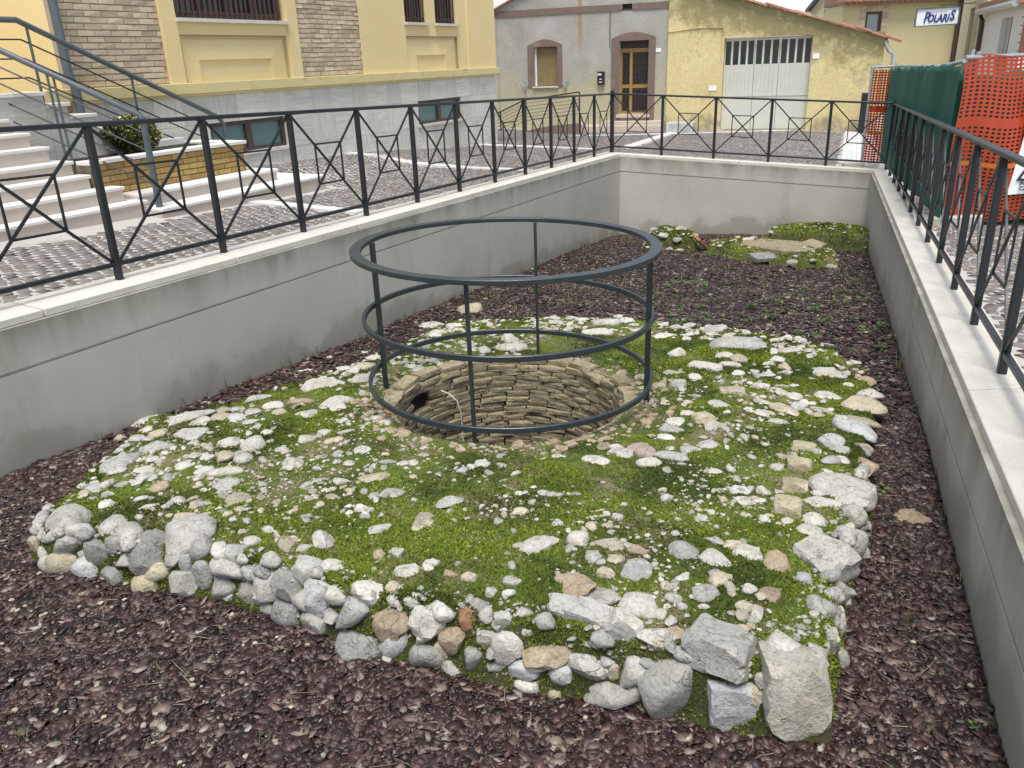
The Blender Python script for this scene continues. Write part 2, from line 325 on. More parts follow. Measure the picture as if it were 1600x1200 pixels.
def link(name, me, mat, parent=None, smooth=False, angle=None):
    if mat is not None and not me.materials: me.materials.append(MT[mat] if isinstance(mat, str) else mat)
    if smooth:
        me.polygons.foreach_set('use_smooth', [True]*len(me.polygons))
        me.set_sharp_from_angle(angle=R(angle or 40))
    o = bpy.data.objects.new(name, me); COL.objects.link(o); o.parent = parent
    return o
def thing(name, label, cat, loc=(0, 0, 0), rz=0, group=None, world=True):
    o = bpy.data.objects.new(name, None); COL.objects.link(o); o.location = loc; o.rotation_euler = (0, 0, rz); o.empty_display_size = .1
    o['_world'] = 1 if world else 0
    return tag(o, label, cat, group)
def tag(o, label, cat, group=None):
    o['label'] = label; o['category'] = cat
    if group: o['group'] = group
    return o
def kind(o, k): o['kind'] = k; return o
def npmesh(name, V, F):
    """V (n,3) array, F (m,k) array of polygons with k corners each."""
    V = np.ascontiguousarray(V, np.float32); F = np.ascontiguousarray(F, np.int32); m, k = F.shape
    me = bpy.data.meshes.new(name); me.vertices.add(len(V)); me.vertices.foreach_set('co', V.ravel())
    me.loops.add(m*k); me.loops.foreach_set('vertex_index', F.ravel())
    me.polygons.add(m); me.polygons.foreach_set('loop_start', np.arange(0, m*k, k, dtype=np.int32))
    me.update(calc_edges=True); me.validate(); return me
def instances(bv, bf, Ms, Ls):
    """copies of a base mesh: Ms (n,3,3), Ls (n,3)"""
    V = np.einsum('nij,kj->nki', Ms, bv)+Ls[:, None, :]
    F = bf[None]+(np.arange(len(Ms))*len(bv))[:, None, None]
    return V.reshape(-1, 3), F.reshape(-1, bf.shape[1])
def rotz(a):
    c, s = np.cos(a), np.sin(a); z = np.zeros_like(a); o = np.ones_like(a)
    return np.stack([np.stack([c, -s, z], -1), np.stack([s, c, z], -1), np.stack([z, z, o], -1)], -2)
def rotx(a):
    c, s = np.cos(a), np.sin(a); z = np.zeros_like(a); o = np.ones_like(a)
    return np.stack([np.stack([o, z, z], -1), np.stack([z, c, -s], -1), np.stack([z, s, c], -1)], -2)
def ico(sub):
    bm = bmesh.new(); bmesh.ops.create_icosphere(bm, subdivisions=sub, radius=1)
    v = np.array([x.co[:] for x in bm.verts]); f = np.array([[q.index for q in p.verts] for p in bm.faces]); bm.free(); return v, f
def n3(p, seed, f):                              # cheap 3-d noise from three 2-d sheets
    return (vnoise(p[:, 0]*f+seed, p[:, 1]*f, seed)+vnoise(p[:, 1]*f-seed, p[:, 2]*f+3, seed+1)+vnoise(p[:, 2]*f, p[:, 0]*f+7, seed+2))/1.2
def stone_shape(style, seed, sub=3):
    rg = np.random.default_rng(seed); v, f = ico(sub)
    if style == 'r':
        p = np.sign(v)*np.abs(v)**.9
        r = 1+.28*n3(v, seed, 1.0)+.10*n3(v, seed+9, 2.3)+.03*n3(v, seed+5, 6)
        v = p*r[:, None]
        for _ in range(6):                       # worn flats
            nn = rg.normal(size=3); nn /= np.linalg.norm(nn); d = rg.uniform(.58, .88); h = v@nn
            v = v-np.outer(np.maximum(0, h-d)*.88, nn)
        v = v*(1+.035*n3(v, seed+11, 4.5)+.02*n3(v, seed+12, 9))[:, None]
        v = v/np.abs(v).max(0)
    else:
        k = dict(a=13, s=11, k=5)[style]; r = np.full(len(v), 1.25)
        ns = rg.normal(size=(k, 3)); ns /= np.linalg.norm(ns, axis=1)[:, None]; ds = rg.uniform(.70, .98, k)
        if style == 'k':
            ax = np.vstack([np.eye(3), -np.eye(3)])+rg.normal(size=(6, 3))*.06; ax /= np.linalg.norm(ax, axis=1)[:, None]
            ns = np.vstack([ax, ns]); ds = np.r_[rg.uniform(.78, .86, 6), rg.uniform(1.08, 1.22, k)]
        for nn, d in zip(ns, ds):
            c = v@nn; r = np.where(c > .05, np.minimum(r, d/np.maximum(c, .05)), r)
        r = r*(1+.11*n3(v, seed, 1.7)+.06*n3(v, seed+3, 4.5)+.03*n3(v, seed+4, 9))
        v = v*r[:, None]
        v = v/np.abs(v).max(0)
    return v, f

# ------------------------------------------------------------------ the lie of the land
def zcope(x, y): return .733-.0563*x-.00742*y
AZ = R(27.26); UA = Vector((math.sin(AZ), math.cos(AZ))); NA = Vector((math.cos(AZ), -math.sin(AZ))); A3 = Vector((-.10, 17.54))
QB = Vector((4.25, 22.1)); DB = Vector((.931, -.365)); NB = Vector((-.365, -.931))
def uvA(x, y): return (x-A3.x)*UA.x+(y-A3.y)*UA.y, (x-A3.x)*NA.x+(y-A3.y)*NA.y
def zstreet(x, y):
    x = np.asarray(x, float); y = np.asarray(y, float)
    z = .663-.0563*np.clip(x, -20, 14)-.00742*np.clip(y, -10, 40)
    u, v = uvA(x, y); z = z+.15*sstep(-1, -5, u)*sstep(1.4, .2, v)*sstep(-14, -10, u)
    s = (x-QB.x)*DB.x+(y-QB.y)*DB.y; t = (x-QB.x)*NB.x+(y-QB.y)*NB.y
    return z+(np.clip((s+2.5)/6, 0, 1)*.29-.13)*sstep(5.5, .6, t)
def wA(u, v, z):                                 # facade frame of the yellow building -> world
    return Vector((A3.x+UA.x*u+NA.x*v, A3.y+UA.y*u+NA.y*v, z))
P1 = Vector((-2.58, 5.33)); PC = Vector((1.94, 15.02)); PR = Vector((6.0, 13.05)); R0 = Vector((2.76, 4.6))
DL = (PC-P1).normalized(); DBk = (PR-PC).normalized(); DR = Vector((.358, .9337)).normalized()
NL = Vector((DL.y, -DL.x)); NBk = Vector((DBk.y, -DBk.x)); NR = Vector((-DR.y, DR.x))     # all point into the pit
def isect(p, d, q, e):
    k = d.x*e.y-d.y*e.x; t = ((q-p).x*e.y-(q-p).y*e.x)/k; return p+d*t
def pit_line(off):                               # pit outline set off inwards by off: near left, far left, far right, near right
    l = P1+NL*off; b = PC+NBk*off; r = R0+NR*off
    return [l+DL*((-1.2-l.y)/DL.y), isect(l, DL, b, DBk), isect(b, DBk, r, DR), r+DR*((-1.2-r.y)/DR.y)]
# ------------------------------------------------------------------ street sheet (with the pit cut out), to the horizon
pit_mid = pit_line(.05)
pts = [p.copy() for p in pit_mid]
gx = [-300, -90, -40, -20]+[x*1.0 for x in range(-14, -7)]+[-7+.2*k for k in range(90)]+[x*1.0 for x in range(12, 26)]+[32, 45, 90, 300]; gy = [-200, -60, -20, -8]+[y*1.0 for y in range(-4, 6)]+[6+.2*k for k in range(90)]+[y*1.0 for y in range(25, 42)]+[55, 90, 200, 600]
for x in gx:
    for y in gy:
        if polydist(np.array([x]), np.array([y]), [tuple(p) for p in pit_mid])[0] < -.15: pts.append(Vector((x, y)))
vo, eo, fo, *_ = delaunay_2d_cdt(pts, [(0, 1), (1, 2), (2, 3), (3, 0)], [], 0, 1e-5)
cen = np.array([[sum(vo[i].x for i in f)/3, sum(vo[i].y for i in f)/3] for f in fo])
keep = polydist(cen[:, 0], cen[:, 1], [tuple(p) for p in pit_mid]) < 0
V = np.array([(p.x, p.y, 0) for p in vo]); V[:, 2] = zstreet(V[:, 0], V[:, 1])-.001
street = kind(link('street', npmesh('street', V, np.array([f for f, k in zip(fo, keep) if k])), 'grout'), 'structure')

# wavy rows of cobbles; white stone bands between the fields
BANDS = [((-3.35, 9.40), (-1.50, 8.58)), ((-3.05, 13.2), (.35, 12.66)), ((-.9, 16.95), (1.75, 16.38)), ((2.45, 16.8), (4.30, 21.4)), ((3.9, 20.75), (8.9, 21.15)), ((2.3, 15.45), (6.6, 13.4)), ((1.7, 20.6), (4.1, 20.9))]
def band_dist(x, y):
    d = np.full(np.shape(x), 9.0)
    for (ax, ay), (bx, by) in BANDS:
        ex, ey = bx-ax, by-ay; t = np.clip(((x-ax)*ex+(y-ay)*ey)/(ex*ex+ey*ey), 0, 1); d = np.minimum(d, np.hypot(x-ax-t*ex, y-ay-t*ey))
    return d
for (ax, ay), (bx, by) in BANDS:
    a = Vector((ax, ay)); b = Vector((bx, by)); L = (b-a).length; d = (b-a)/L; nn = Vector((-d.y, d.x))*.10; k = max(1, round(L/.8))
    for i in range(k):
        p = a+d*(L*i/k+.004); q = a+d*(L*(i+1)/k-.004)
        MB().prism([tuple(p-nn), tuple(q-nn), tuple(q+nn), tuple(p+nn)], lambda x, y: zstreet(x, y)-.05, lambda x, y: zstreet(x, y)+.012).build('paving_slab', 'bandstone', street)
PITCH_C = .098
aa, bb = np.meshgrid(np.arange(-90, 230)*PITCH_C, np.arange(-100, 130)*PITCH_C)
aa = aa.ravel(); bb = bb.ravel(); WL = 1.5
ph = 2*np.pi*aa/WL; b2 = bb+.24*np.sin(ph); slope = .24*2*np.pi/WL*np.cos(ph)
aa = aa+RNG.normal(0, .006, len(aa)); b2 = b2+RNG.normal(0, .006, len(aa))
rd = Vector((.80, .60)); ox, oy = 0.0, 9.0
cx = ox+rd.x*aa-rd.y*b2; cy = oy+rd.y*aa+rd.x*b2
ang = np.arctan(slope)*.75+math.atan2(rd.y, rd.x)+RNG.normal(0, .07, len(aa))
uu, vv = uvA(cx, cy); tb = (cx-QB.x)*NB.x+(cy-QB.y)*NB.y
ok = (polydist(cx, cy, [tuple(p) for p in pit_line(-.19)]) < 0) & (band_dist(cx, cy) > .145) & (cy > 3) & (cy < 24)
ok &= ((vv > .06) | (uu > .05)) & ~((uu < -7.25) & (vv < 1.62)) & (tb > .3) & (cx > -.75*cy-1) & (cx < .75*cy+1.5) & ~((cx > 7.5) & (cy < 12))
ok &= ~((cx > 5.6+(cy-14)*.41) & (cx < 6.35+(cy-14)*.41) & (cy > 13.6))
cx, cy, ang = cx[ok], cy[ok], ang[ok]; n = len(cx)
sx = RNG.uniform(.38, .44, n)*PITCH_C; sy = RNG.uniform(.35, .41, n)*PITCH_C; hz = RNG.uniform(.003, .0065, n)
bot = np.array([(-1, -1), (1, -1), (1, 1), (-1, 1)], float)
def cobble_block(sel):
    m = len(sel); c, s = np.cos(ang[sel]), np.sin(ang[sel]); q = np.empty((m, 12, 3))
    for ring, (k, zz) in enumerate(((1.0, -3.0), (.98, .5), (.90, 1.0))):
        lx = bot[None, :, 0]*sx[sel][:, None]*k+RNG.normal(0, .003, (m, 4)); ly = bot[None, :, 1]*sy[sel][:, None]*k+RNG.normal(0, .003, (m, 4))
        X = cx[sel][:, None]+lx*c[:, None]-ly*s[:, None]; Y = cy[sel][:, None]+lx*s[:, None]+ly*c[:, None]
        q[:, ring*4:ring*4+4, 0] = X; q[:, ring*4:ring*4+4, 1] = Y; q[:, ring*4:ring*4+4, 2] = zstreet(X, Y)+hz[sel][:, None]*zz
    bf = [(8, 9, 10, 11)]
    for r0 in (0, 4):
        for j in range(4): bf.append((r0+j, r0+(j+1) % 4, r0+4+(j+1) % 4, r0+4+j))
    return q, np.array(bf)
proj = np.hypot(cx, cy); left = (cx < -1.2) & (cx > -.585*cy-.2)      # the nearest ones that the railing does not push out of view
order = np.argsort(np.where(left, proj, 99)); big = order[:290]; rest = order[290:]
q, bf = cobble_block(big)
for i in range(len(big)):
    L = q[i, 0].copy(); me = npmesh('cobble', q[i]-L, bf); o = link('cobble', me, 'cobble', street); o.location = L
q, bf = cobble_block(rest); F = bf[None]+(np.arange(len(rest))*12)[:, None, None]
kind(link('cobbles', npmesh('cobbles', q.reshape(-1, 3), F.reshape(-1, 4)), 'cobble', street), 'stuff')
# strip of small white setts running off behind the far railing
for i in range(44):
    for j in range(4):
        t = i/44; p = Vector((5.72+3.1*t+.098*j, 14.15+7.6*t+.02*j)); e = Vector((.378, .926)); f2 = Vector((.098, .01))
        a = p+e*.006; b = p+e*.176
        MB().prism([tuple(a+f2*.03), tuple(a+f2*.93), tuple(b+f2*.93), tuple(b+f2*.03)], lambda x, y: zstreet(x, y)-.02, lambda x, y: zstreet(x, y)+.016).build('white_sett', 'bandstone', street)

# ------------------------------------------------------------------ pit floor
xs = np.arange(-6.2, 7.4, .10); ys = np.arange(-1.4, 15.4, .10); X, Y = np.meshgrid(xs, ys); Z = zmulch(X, Y)-.012
nx, ny = len(xs), len(ys); idx = np.arange(nx*ny).reshape(ny, nx)
F = np.stack([idx[:-1, :-1], idx[:-1, 1:], idx[1:, 1:], idx[1:, :-1]], -1).reshape(-1, 4)
pl = [tuple(p) for p in pit_line(.15)]; Vp = np.stack([X, Y, Z], -1).reshape(-1, 3); c = Vp[F].mean(1)
pit_floor = kind(link('pit_floor', npmesh('pit_floor', Vp, F[(polydist(c[:, 0], c[:, 1], pl) > -.1) & (polydist(c[:, 0], c[:, 1], PG) < .35)]), 'soil', None, True, 80), 'structure')

# ------------------------------------------------------------------ pit walls with groove and coping slabs
def pit_wall(label, i, nslab, extra=0.0):
    a0, b0 = pit_line(.22)[i], pit_line(.22)[i+1]; a1, b1 = pit_line(-.06)[i], pit_line(-.06)[i+1]
    a2, b2 = pit_line(.232)[i], pit_line(.232)[i+1]; ag, bg = pit_line(.205)[i], pit_line(.205)[i+1]
    t = thing('retaining_wall', label, 'wall', (a0.x, a0.y, -.2), group='walls around the sunken pit')
    for nm, (p, q), zt, zb in (('wall_upper', (a0, b0), -.045, -.285), ('wall_groove', (ag, bg), -.285, -.303), ('wall_lower', (a0, b0), -.303, -2.0)):
        k = 24; V = []; F = []; UV = []
        for j in range(k+1):
            f = j/k; x, y = p.lerp(q, f); xo, yo = a1.lerp(b1, f)
            top = zcope(x, y); mul = float(zmulch(np.array(x), np.array(y)))
            for (px, py, dz) in ((xo, yo, zt), (x, y, zt), (x, y, zb), (xo, yo, zb)):
                z = top+dz if dz > -1 else -1.4
                V.append((px-t.location.x, py-t.location.y, z+.2)); UV.append((top-z, z-mul))
        for j in range(k):
            for e in range(4): F.append((4*j+e, 4*j+(e+1) % 4, 4*j+4+(e+1) % 4, 4*j+4+e))
        F += [(0, 1, 2, 3), (4*k+3, 4*k+2, 4*k+1, 4*k)]
        me = bpy.data.meshes.new(nm); me.from_pydata(V, [], F); uvl = me.uv_layers.new(name='UVMap')
        for lp in me.loops: uvl.data[lp.index].uv = UV[lp.vertex_index]
        bm = bmesh.new(); bm.from_mesh(me); bmesh.ops.recalc_face_normals(bm, faces=bm.faces); bm.to_mesh(me); bm.free()
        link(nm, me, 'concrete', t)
    ci = pit_line(.19); co = pit_line(-.115)
    for j in range(nslab):
        f0 = j/nslab; f1 = (j+1)/nslab; gap = .0015/1
        p = [ci[i].lerp(ci[i+1], f0+(gap/4 if j else 0)), ci[i].lerp(ci[i+1], f1-(gap/4 if j < nslab-1 else 0)), co[i].lerp(co[i+1], f1-(gap/4 if j < nslab-1 else 0)), co[i].lerp(co[i+1], f0+(gap/4 if j else 0))]
        MB().prism([tuple(z) for z in p], lambda x, y: zcope(x, y)-.045, zcope).build('coping_slab', 'coping', t, bevel=.004)
pit_wall('long grey rendered wall along the left side of the pit, white coping', 0, 11)
pit_wall('grey rendered wall across the far end of the pit', 1, 4)
pit_wall('grey rendered wall along the right side of the pit, white coping', 2, 9)

# ------------------------------------------------------------------ railings
def railing(label, p, d, n0, n1, step, end_post=None):
    base = p+d*(n0*step); t = thing('railing', label, 'railing', (base.x, base.y, zcope(base.x, base.y)), group='dark steel railings around the pit')
    def at(k, h): q = p+d*(k*step); return Vector((q.x, q.y, zcope(q.x, q.y)+h))
    zt = Vector((0, 0, 0))
    MB().bar(at(n0, .985), at(n1, .985), .052, .030).build('top_rail', 'steel', t, bevel=.006)
    MB().bar(at(n0, .105), at(n1, .105), .032, .028).build('bottom_rail', 'steel', t, bevel=.004)
    for k in range(n0, n1+1):
        if k in (end_post or ()): continue
        a = at(k, -.002); b = at(k, .972); MB().bar(a, b, .042, .042, up=(d.x, d.y, 0)).build('post', 'steel', t, bevel=.004)
    sd = Vector((d.y, -d.x, 0))
    for k in range(n0, n1):
        g = .022/step
        lo, hi = .12, .968; A = lambda s, h: at(k+g+s*(1-2*g), lo+(hi-lo)*h)
        MB().bar(A(0, 0)+sd*.006, A(1, 1)+sd*.006, .012, .018, up=(0, 0, 1)).build('diagonal_bar', 'steel', t)
        MB().bar(A(0, 1)-sd*.007, A(1, 0)-sd*.007, .012, .018).build('diagonal_bar', 'steel', t)
        m = MB(); s0, s1 = .30, .70
        m.bar(A(s0, s0), A(s1, s0), .011, .014); m.bar(A(s0, s1), A(s1, s1), .011, .014)
        m.bar(A(s0, s0), A(s0, s1), .011, .0142, up=(d.x, d.y, 0)); m.bar(A(s1, s0), A(s1, s1), .011, .0142, up=(d.x, d.y, 0)); m.build('square_frame', 'steel', t)
    return t
stp = (PC-P1).length/11
railing('long dark steel railing with crossed bars above the left pit wall', P1, DL, -5, 11, stp, (11,))
rb = railing('dark steel railing with crossed bars across the far end of the pit', PC, DBk, 0, 5, (PR-PC).length/5, (0, 5))
z0 = zcope(PC.x, PC.y); MB().bar((PC.x, PC.y, z0), (PC.x, PC.y, z0+1.04), .062, .062, up=(DL.x, DL.y, 0)).build('corner_post', 'steel', rb, bevel=.004)
z0 = zcope(PR.x, PR.y); MB().bar((PR.x, PR.y, z0), (PR.x, PR.y, z0+1.02), .055, .055, up=(DR.x, DR.y, 0)).build('corner_post', 'steel', rb, bevel=.004)
railing('dark steel railing with crossed bars above the right pit wall, in front of the nets', R0, DR, -4, 10, (PR-R0).length/10, (10,))
STONES = [
(-2.403,3.544,-0.03,0.053,0.045,0.041,0.6,0.0,1,0),(-2.24,3.297,0.087,0.037,0.028,0.029,-0.21,-0.0,3,0),(-2.106,3.356,0.152,0.081,0.069,0.05,1.55,0.0,1,0),(-1.986,3.228,0.176,0.052,0.039,0.04,-0.13,-0.0,0,0),
(-2.039,3.215,0.114,0.058,0.044,0.051,0.15,-0.0,1,0),(-2.128,3.24,0.147,0.035,0.026,0.023,0.04,-0.0,1,0),(-1.864,3.156,0.117,0.069,0.051,0.053,-0.2,-0.0,2,3),(-1.778,3.118,0.171,0.031,0.023,0.037,-0.03,-0.0,1,0),
(-1.724,3.136,0.186,0.045,0.06,0.036,0.5,0.0,0,0),(-1.841,3.252,0.169,0.056,0.047,0.039,1.2,0.0,1,0),(-1.597,3.069,0.171,0.087,0.065,0.065,-0.01,-0.44,2,1),(-1.458,3.088,0.198,0.098,0.083,0.065,1.1,0.0,0,0),
(-1.345,2.985,0.213,0.054,0.041,0.057,-0.17,-0.0,1,0),(-1.26,2.956,0.221,0.032,0.049,0.026,0.4,0.0,0,0),(-2.066,3.195,0.044,0.058,0.044,0.048,0.12,-0.0,3,0),(-2.151,3.193,0.012,0.037,0.028,0.046,-0.19,-0.0,0,0),
(-1.943,3.153,0.02,0.062,0.047,0.051,-0.05,-0.0,7,0),(-1.782,3.08,0.044,0.059,0.044,0.046,0.01,-0.0,1,1),(-1.701,3.074,0.115,0.056,0.042,0.025,-0.03,-0.0,1,0),(-1.56,3.015,0.093,0.05,0.037,0.041,0.04,-0.0,3,0),
(-1.609,3.015,0.032,0.058,0.044,0.041,0.12,-0.17,6,0),(-1.423,2.964,0.079,0.06,0.045,0.045,0.23,-0.35,1,1),(-1.34,2.948,0.12,0.043,0.033,0.044,-0.11,-0.0,1,0),(-1.41,2.973,0.152,0.027,0.022,0.036,0.07,-0.0,1,0),
(-1.189,2.921,0.162,0.08,0.06,0.037,0.1,0.35,0,0),(-1.238,2.899,0.06,0.05,0.037,0.053,-0.1,-0.0,1,0),(-1.112,2.859,0.079,0.066,0.05,0.065,-0.25,-0.0,1,1),(-1.019,2.824,0.137,0.052,0.039,0.059,0.24,0.52,0,0),
(-0.901,2.781,0.182,0.07,0.053,0.055,-0.1,-0.17,2,1),(-0.84,2.761,0.236,0.063,0.048,0.035,-0.09,0.44,0,0),(-0.776,2.691,0.168,0.058,0.043,0.064,0.2,-0.0,7,1),(-1.145,3.024,0.213,0.037,0.037,0.03,0.36,0.0,0,0),
(-0.984,2.988,0.215,0.044,0.062,0.035,0.32,0.0,3,1),(-1.038,3.036,0.219,0.023,0.034,0.019,0.33,0.0,3,0),(-0.838,3.008,0.217,0.045,0.064,0.036,0.27,0.0,0,1),(-0.908,2.952,0.222,0.032,0.028,0.014,0.69,0.0,0,0),
(-1.194,2.936,0.217,0.051,0.038,0.021,0.04,0.17,0,0),(-2.495,5.032,-0.113,0.129,0.11,0.071,0.46,0.0,0,1),(-2.423,5.4,-0.14,0.142,0.064,0.043,0.87,0.0,0,0),(-2.07,4.76,0.042,0.146,0.059,0.044,0.6,0.0,0,0),
(-2.502,4.704,-0.075,0.069,0.059,0.047,0.49,0.0,3,0),(-2.213,4.084,0.086,0.134,0.085,0.04,1.5,0.0,0,1),(-2.083,4.308,0.069,0.082,0.07,0.044,0.45,0.0,0,0),(-2.264,4.484,0.054,0.048,0.041,0.024,0.47,0.0,0,1),
(-2.157,4.54,0.058,0.059,0.05,0.022,0.44,0.0,3,0),(-1.937,4.476,0.066,0.089,0.075,0.044,0.41,0.0,0,1),(-2.206,5.424,-0.138,0.055,0.047,0.03,0.39,0.0,0,0),(-1.905,4.924,0.031,0.067,0.046,0.02,0.37,0.0,3,0),
(-1.854,4.752,0.057,0.057,0.048,0.024,0.37,0.0,3,0),(-1.671,4.288,0.084,0.063,0.054,0.043,1.55,0.0,0,1),(-1.613,4.304,0.085,0.037,0.056,0.03,0.36,0.0,1,1),(-1.499,4.256,0.08,0.074,0.063,0.049,0.96,0.0,0,0),
(-1.518,4.088,0.093,0.05,0.075,0.04,0.36,0.0,0,0),(-1.616,4.084,0.094,0.048,0.059,0.038,0.38,0.0,3,0),(-1.726,4.092,0.102,0.043,0.036,0.019,0.88,0.0,0,0),(-1.758,4.236,0.091,0.028,0.032,0.022,0.39,0.0,3,0),
(-1.202,3.964,0.107,0.045,0.06,0.036,0.29,0.0,0,1),(-1.635,6.104,-0.203,0.133,0.113,0.051,0.82,0.0,0,1),(-1.339,5.388,-0.006,0.125,0.082,0.037,0.24,0.0,0,1),(-1.549,6.376,-0.224,0.064,0.054,0.031,0.24,0.0,0,0),
(-1.75,5.156,0.008,0.087,0.035,0.026,0.33,0.0,0,0),(-1.417,4.996,0.038,0.081,0.032,0.024,0.28,0.0,4,0),(-1.571,4.94,0.043,0.057,0.048,0.028,0.31,0.0,0,0),(-1.941,3.86,0.112,0.037,0.049,0.03,0.47,0.0,0,0),
(-1.995,3.508,0.154,0.037,0.032,0.025,0.52,0.0,0,1),(-1.828,3.724,0.127,0.053,0.042,0.016,0.92,0.0,4,0),(-1.855,3.56,0.151,0.032,0.027,0.017,0.48,0.0,0,0),(-1.765,3.44,0.171,0.041,0.033,0.012,0.47,0.0,0,1),
(-1.48,3.692,0.137,0.075,0.048,0.023,0.96,0.0,0,0),(-1.357,3.492,0.162,0.053,0.045,0.026,0.81,0.0,3,0),(-1.542,3.272,0.197,0.044,0.037,0.022,0.87,0.0,3,0),(-1.645,3.488,0.163,0.034,0.029,0.019,0.44,0.0,0,0),
(-1.544,3.436,0.175,0.018,0.028,0.015,0.12,0.0,3,0),(-2.135,3.78,0.116,0.043,0.037,0.028,1.13,0.0,0,0),(-2.182,3.752,0.118,0.04,0.034,0.02,1.14,0.0,7,0),(-2.48,3.984,-0.025,0.042,0.036,0.022,0.56,0.0,7,0),
(-1.544,3.884,0.114,0.078,0.031,0.024,0.38,0.0,0,0),(-1.674,3.924,0.113,0.046,0.039,0.014,0.4,0.0,0,0),(-1.806,3.972,0.108,0.042,0.035,0.019,0.43,0.0,0,0),(-0.929,2.75,0.048,0.057,0.043,0.048,-0.01,-0.0,1,0),
(-0.798,2.673,0.062,0.053,0.04,0.054,0.14,-0.0,1,1),(-0.585,2.603,0.237,0.058,0.044,0.057,-0.23,-0.0,0,1),(-0.634,2.603,0.159,0.067,0.05,0.042,0.1,-0.44,0,0),(-0.467,2.54,0.158,0.069,0.052,0.045,-0.06,-0.44,4,1),
(-0.341,2.482,0.192,0.056,0.042,0.046,-0.2,-0.0,0,1),(-0.586,2.566,0.045,0.09,0.068,0.053,0.08,-0.17,1,1),(-0.469,2.509,0.08,0.041,0.034,0.056,0.22,0.61,7,0),(-0.351,2.453,0.058,0.054,0.041,0.051,-0.15,-0.0,1,0),
(-0.356,2.463,0.132,0.033,0.025,0.023,0.07,-0.35,1,0),(-0.242,2.439,0.157,0.049,0.037,0.034,-0.1,-0.61,4,1),(-0.191,2.428,0.235,0.032,0.026,0.043,0.12,-0.0,5,1),(-0.296,2.437,0.095,0.028,0.021,0.025,0.11,-0.0,8,0),
(-0.126,2.38,0.186,0.034,0.026,0.031,-0.14,-0.0,0,3),(-0.038,2.351,0.177,0.049,0.036,0.042,0.16,-0.0,0,1),(-0.066,2.374,0.259,0.029,0.022,0.03,0.08,-0.0,0,3),(-0.17,2.384,0.09,0.035,0.026,0.036,0.09,-0.35,1,0),
(-0.084,2.348,0.093,0.043,0.033,0.022,0.16,-0.17,1,1),(0.007,2.323,0.103,0.05,0.037,0.024,-0.04,-0.14,7,0),(0.059,2.31,0.129,0.038,0.029,0.02,0.13,-0.17,0,0),(0.091,2.331,0.169,0.076,0.057,0.026,0.19,-0.26,4,1),
(0.025,2.303,0.038,0.041,0.031,0.02,-0.2,-0.0,0,0),(0.142,2.285,0.097,0.036,0.027,0.033,0.17,-0.0,7,0),(0.226,2.29,0.139,0.064,0.048,0.05,-0.05,-0.0,0,1),(-0.389,2.51,0.245,0.038,0.028,0.023,-0.01,0.26,0,1),
(-0.468,2.545,0.235,0.029,0.022,0.018,-0.18,0.35,0,0),(-0.407,3.124,0.216,0.051,0.076,0.018,0.13,0.0,3,2),(0.081,2.828,0.268,0.054,0.082,0.019,-0.83,0.0,0,2),(0.254,2.868,0.256,0.047,0.04,0.035,-0.47,0.0,0,0),
(0.191,2.54,0.283,0.062,0.085,0.022,0.95,0.0,4,2),(0.202,2.38,0.263,0.109,0.044,0.049,-0.38,0.0,0,3),(-0.308,3.34,0.195,0.051,0.033,0.015,0.5,0.0,0,0),(-0.608,3.476,0.17,0.059,0.048,0.018,0.9,0.0,0,1),
(-0.611,3.1,0.211,0.048,0.03,0.014,0.59,0.0,0,1),(-0.339,2.724,0.262,0.038,0.032,0.026,0.72,0.0,0,1),(-0.432,2.688,0.259,0.052,0.033,0.016,0.16,0.0,0,1),(-0.494,2.836,0.253,0.029,0.025,0.023,0.17,0.0,1,1),
(-0.566,2.824,0.251,0.021,0.031,0.017,0.2,0.0,4,1),(-0.482,2.584,0.254,0.029,0.038,0.023,0.18,0.0,3,1),(-0.725,3.32,0.181,0.028,0.024,0.022,0.75,0.0,0,1),(-0.742,2.784,0.24,0.049,0.042,0.02,-0.12,0.0,0,1),
(-0.031,2.576,0.281,0.034,0.025,0.01,0.01,0.0,1,0),(-0.107,2.52,0.275,0.019,0.019,0.015,0.04,0.0,0,1),(-0.043,2.504,0.276,0.024,0.02,0.018,0.48,0.0,0,0),(-0.264,2.648,0.266,0.027,0.023,0.022,0.1,0.0,4,1),
(-0.194,2.616,0.271,0.034,0.029,0.018,0.07,0.0,3,1),(-0.972,3.488,0.156,0.04,0.034,0.016,0.27,0.0,0,1),(0.373,2.832,0.26,0.06,0.045,0.018,-0.51,0.0,3,0),(0.474,2.764,0.262,0.041,0.035,0.015,-0.54,0.0,4,1),
(0.293,2.716,0.274,0.03,0.034,0.024,-0.11,0.0,1,1),(0.381,2.7,0.274,0.04,0.035,0.014,-0.62,0.0,3,2),(0.441,2.616,0.274,0.056,0.067,0.02,-0.64,0.0,1,2),(0.321,2.596,0.278,0.034,0.029,0.026,-0.12,0.0,3,1),
(0.655,2.74,0.263,0.068,0.058,0.039,-0.23,0.0,1,1),(0.764,2.672,0.272,0.059,0.051,0.03,-0.88,0.0,0,1),(0.853,2.772,0.276,0.048,0.03,0.01,-0.3,0.0,3,2),(0.892,2.696,0.275,0.05,0.042,0.023,-0.7,0.0,0,1),
(0.997,2.644,0.257,0.049,0.067,0.039,-0.36,0.0,4,1),(1.201,2.708,0.221,0.106,0.09,0.057,-1.13,0.0,1,3),(1.432,2.997,0.106,0.063,0.047,0.067,0.1,-0.7,0,0),(0.419,2.404,0.267,0.062,0.052,0.041,-0.17,0.0,0,0),
(0.301,2.464,0.276,0.065,0.052,0.013,-0.47,0.0,1,2),(0.344,2.297,0.271,0.055,0.041,0.047,-0.1,0.52,0,3),(0.492,2.352,0.274,0.025,0.021,0.016,-0.21,0.0,0,0),(0.446,2.244,0.27,0.052,0.037,0.016,0.03,0.0,0,1),
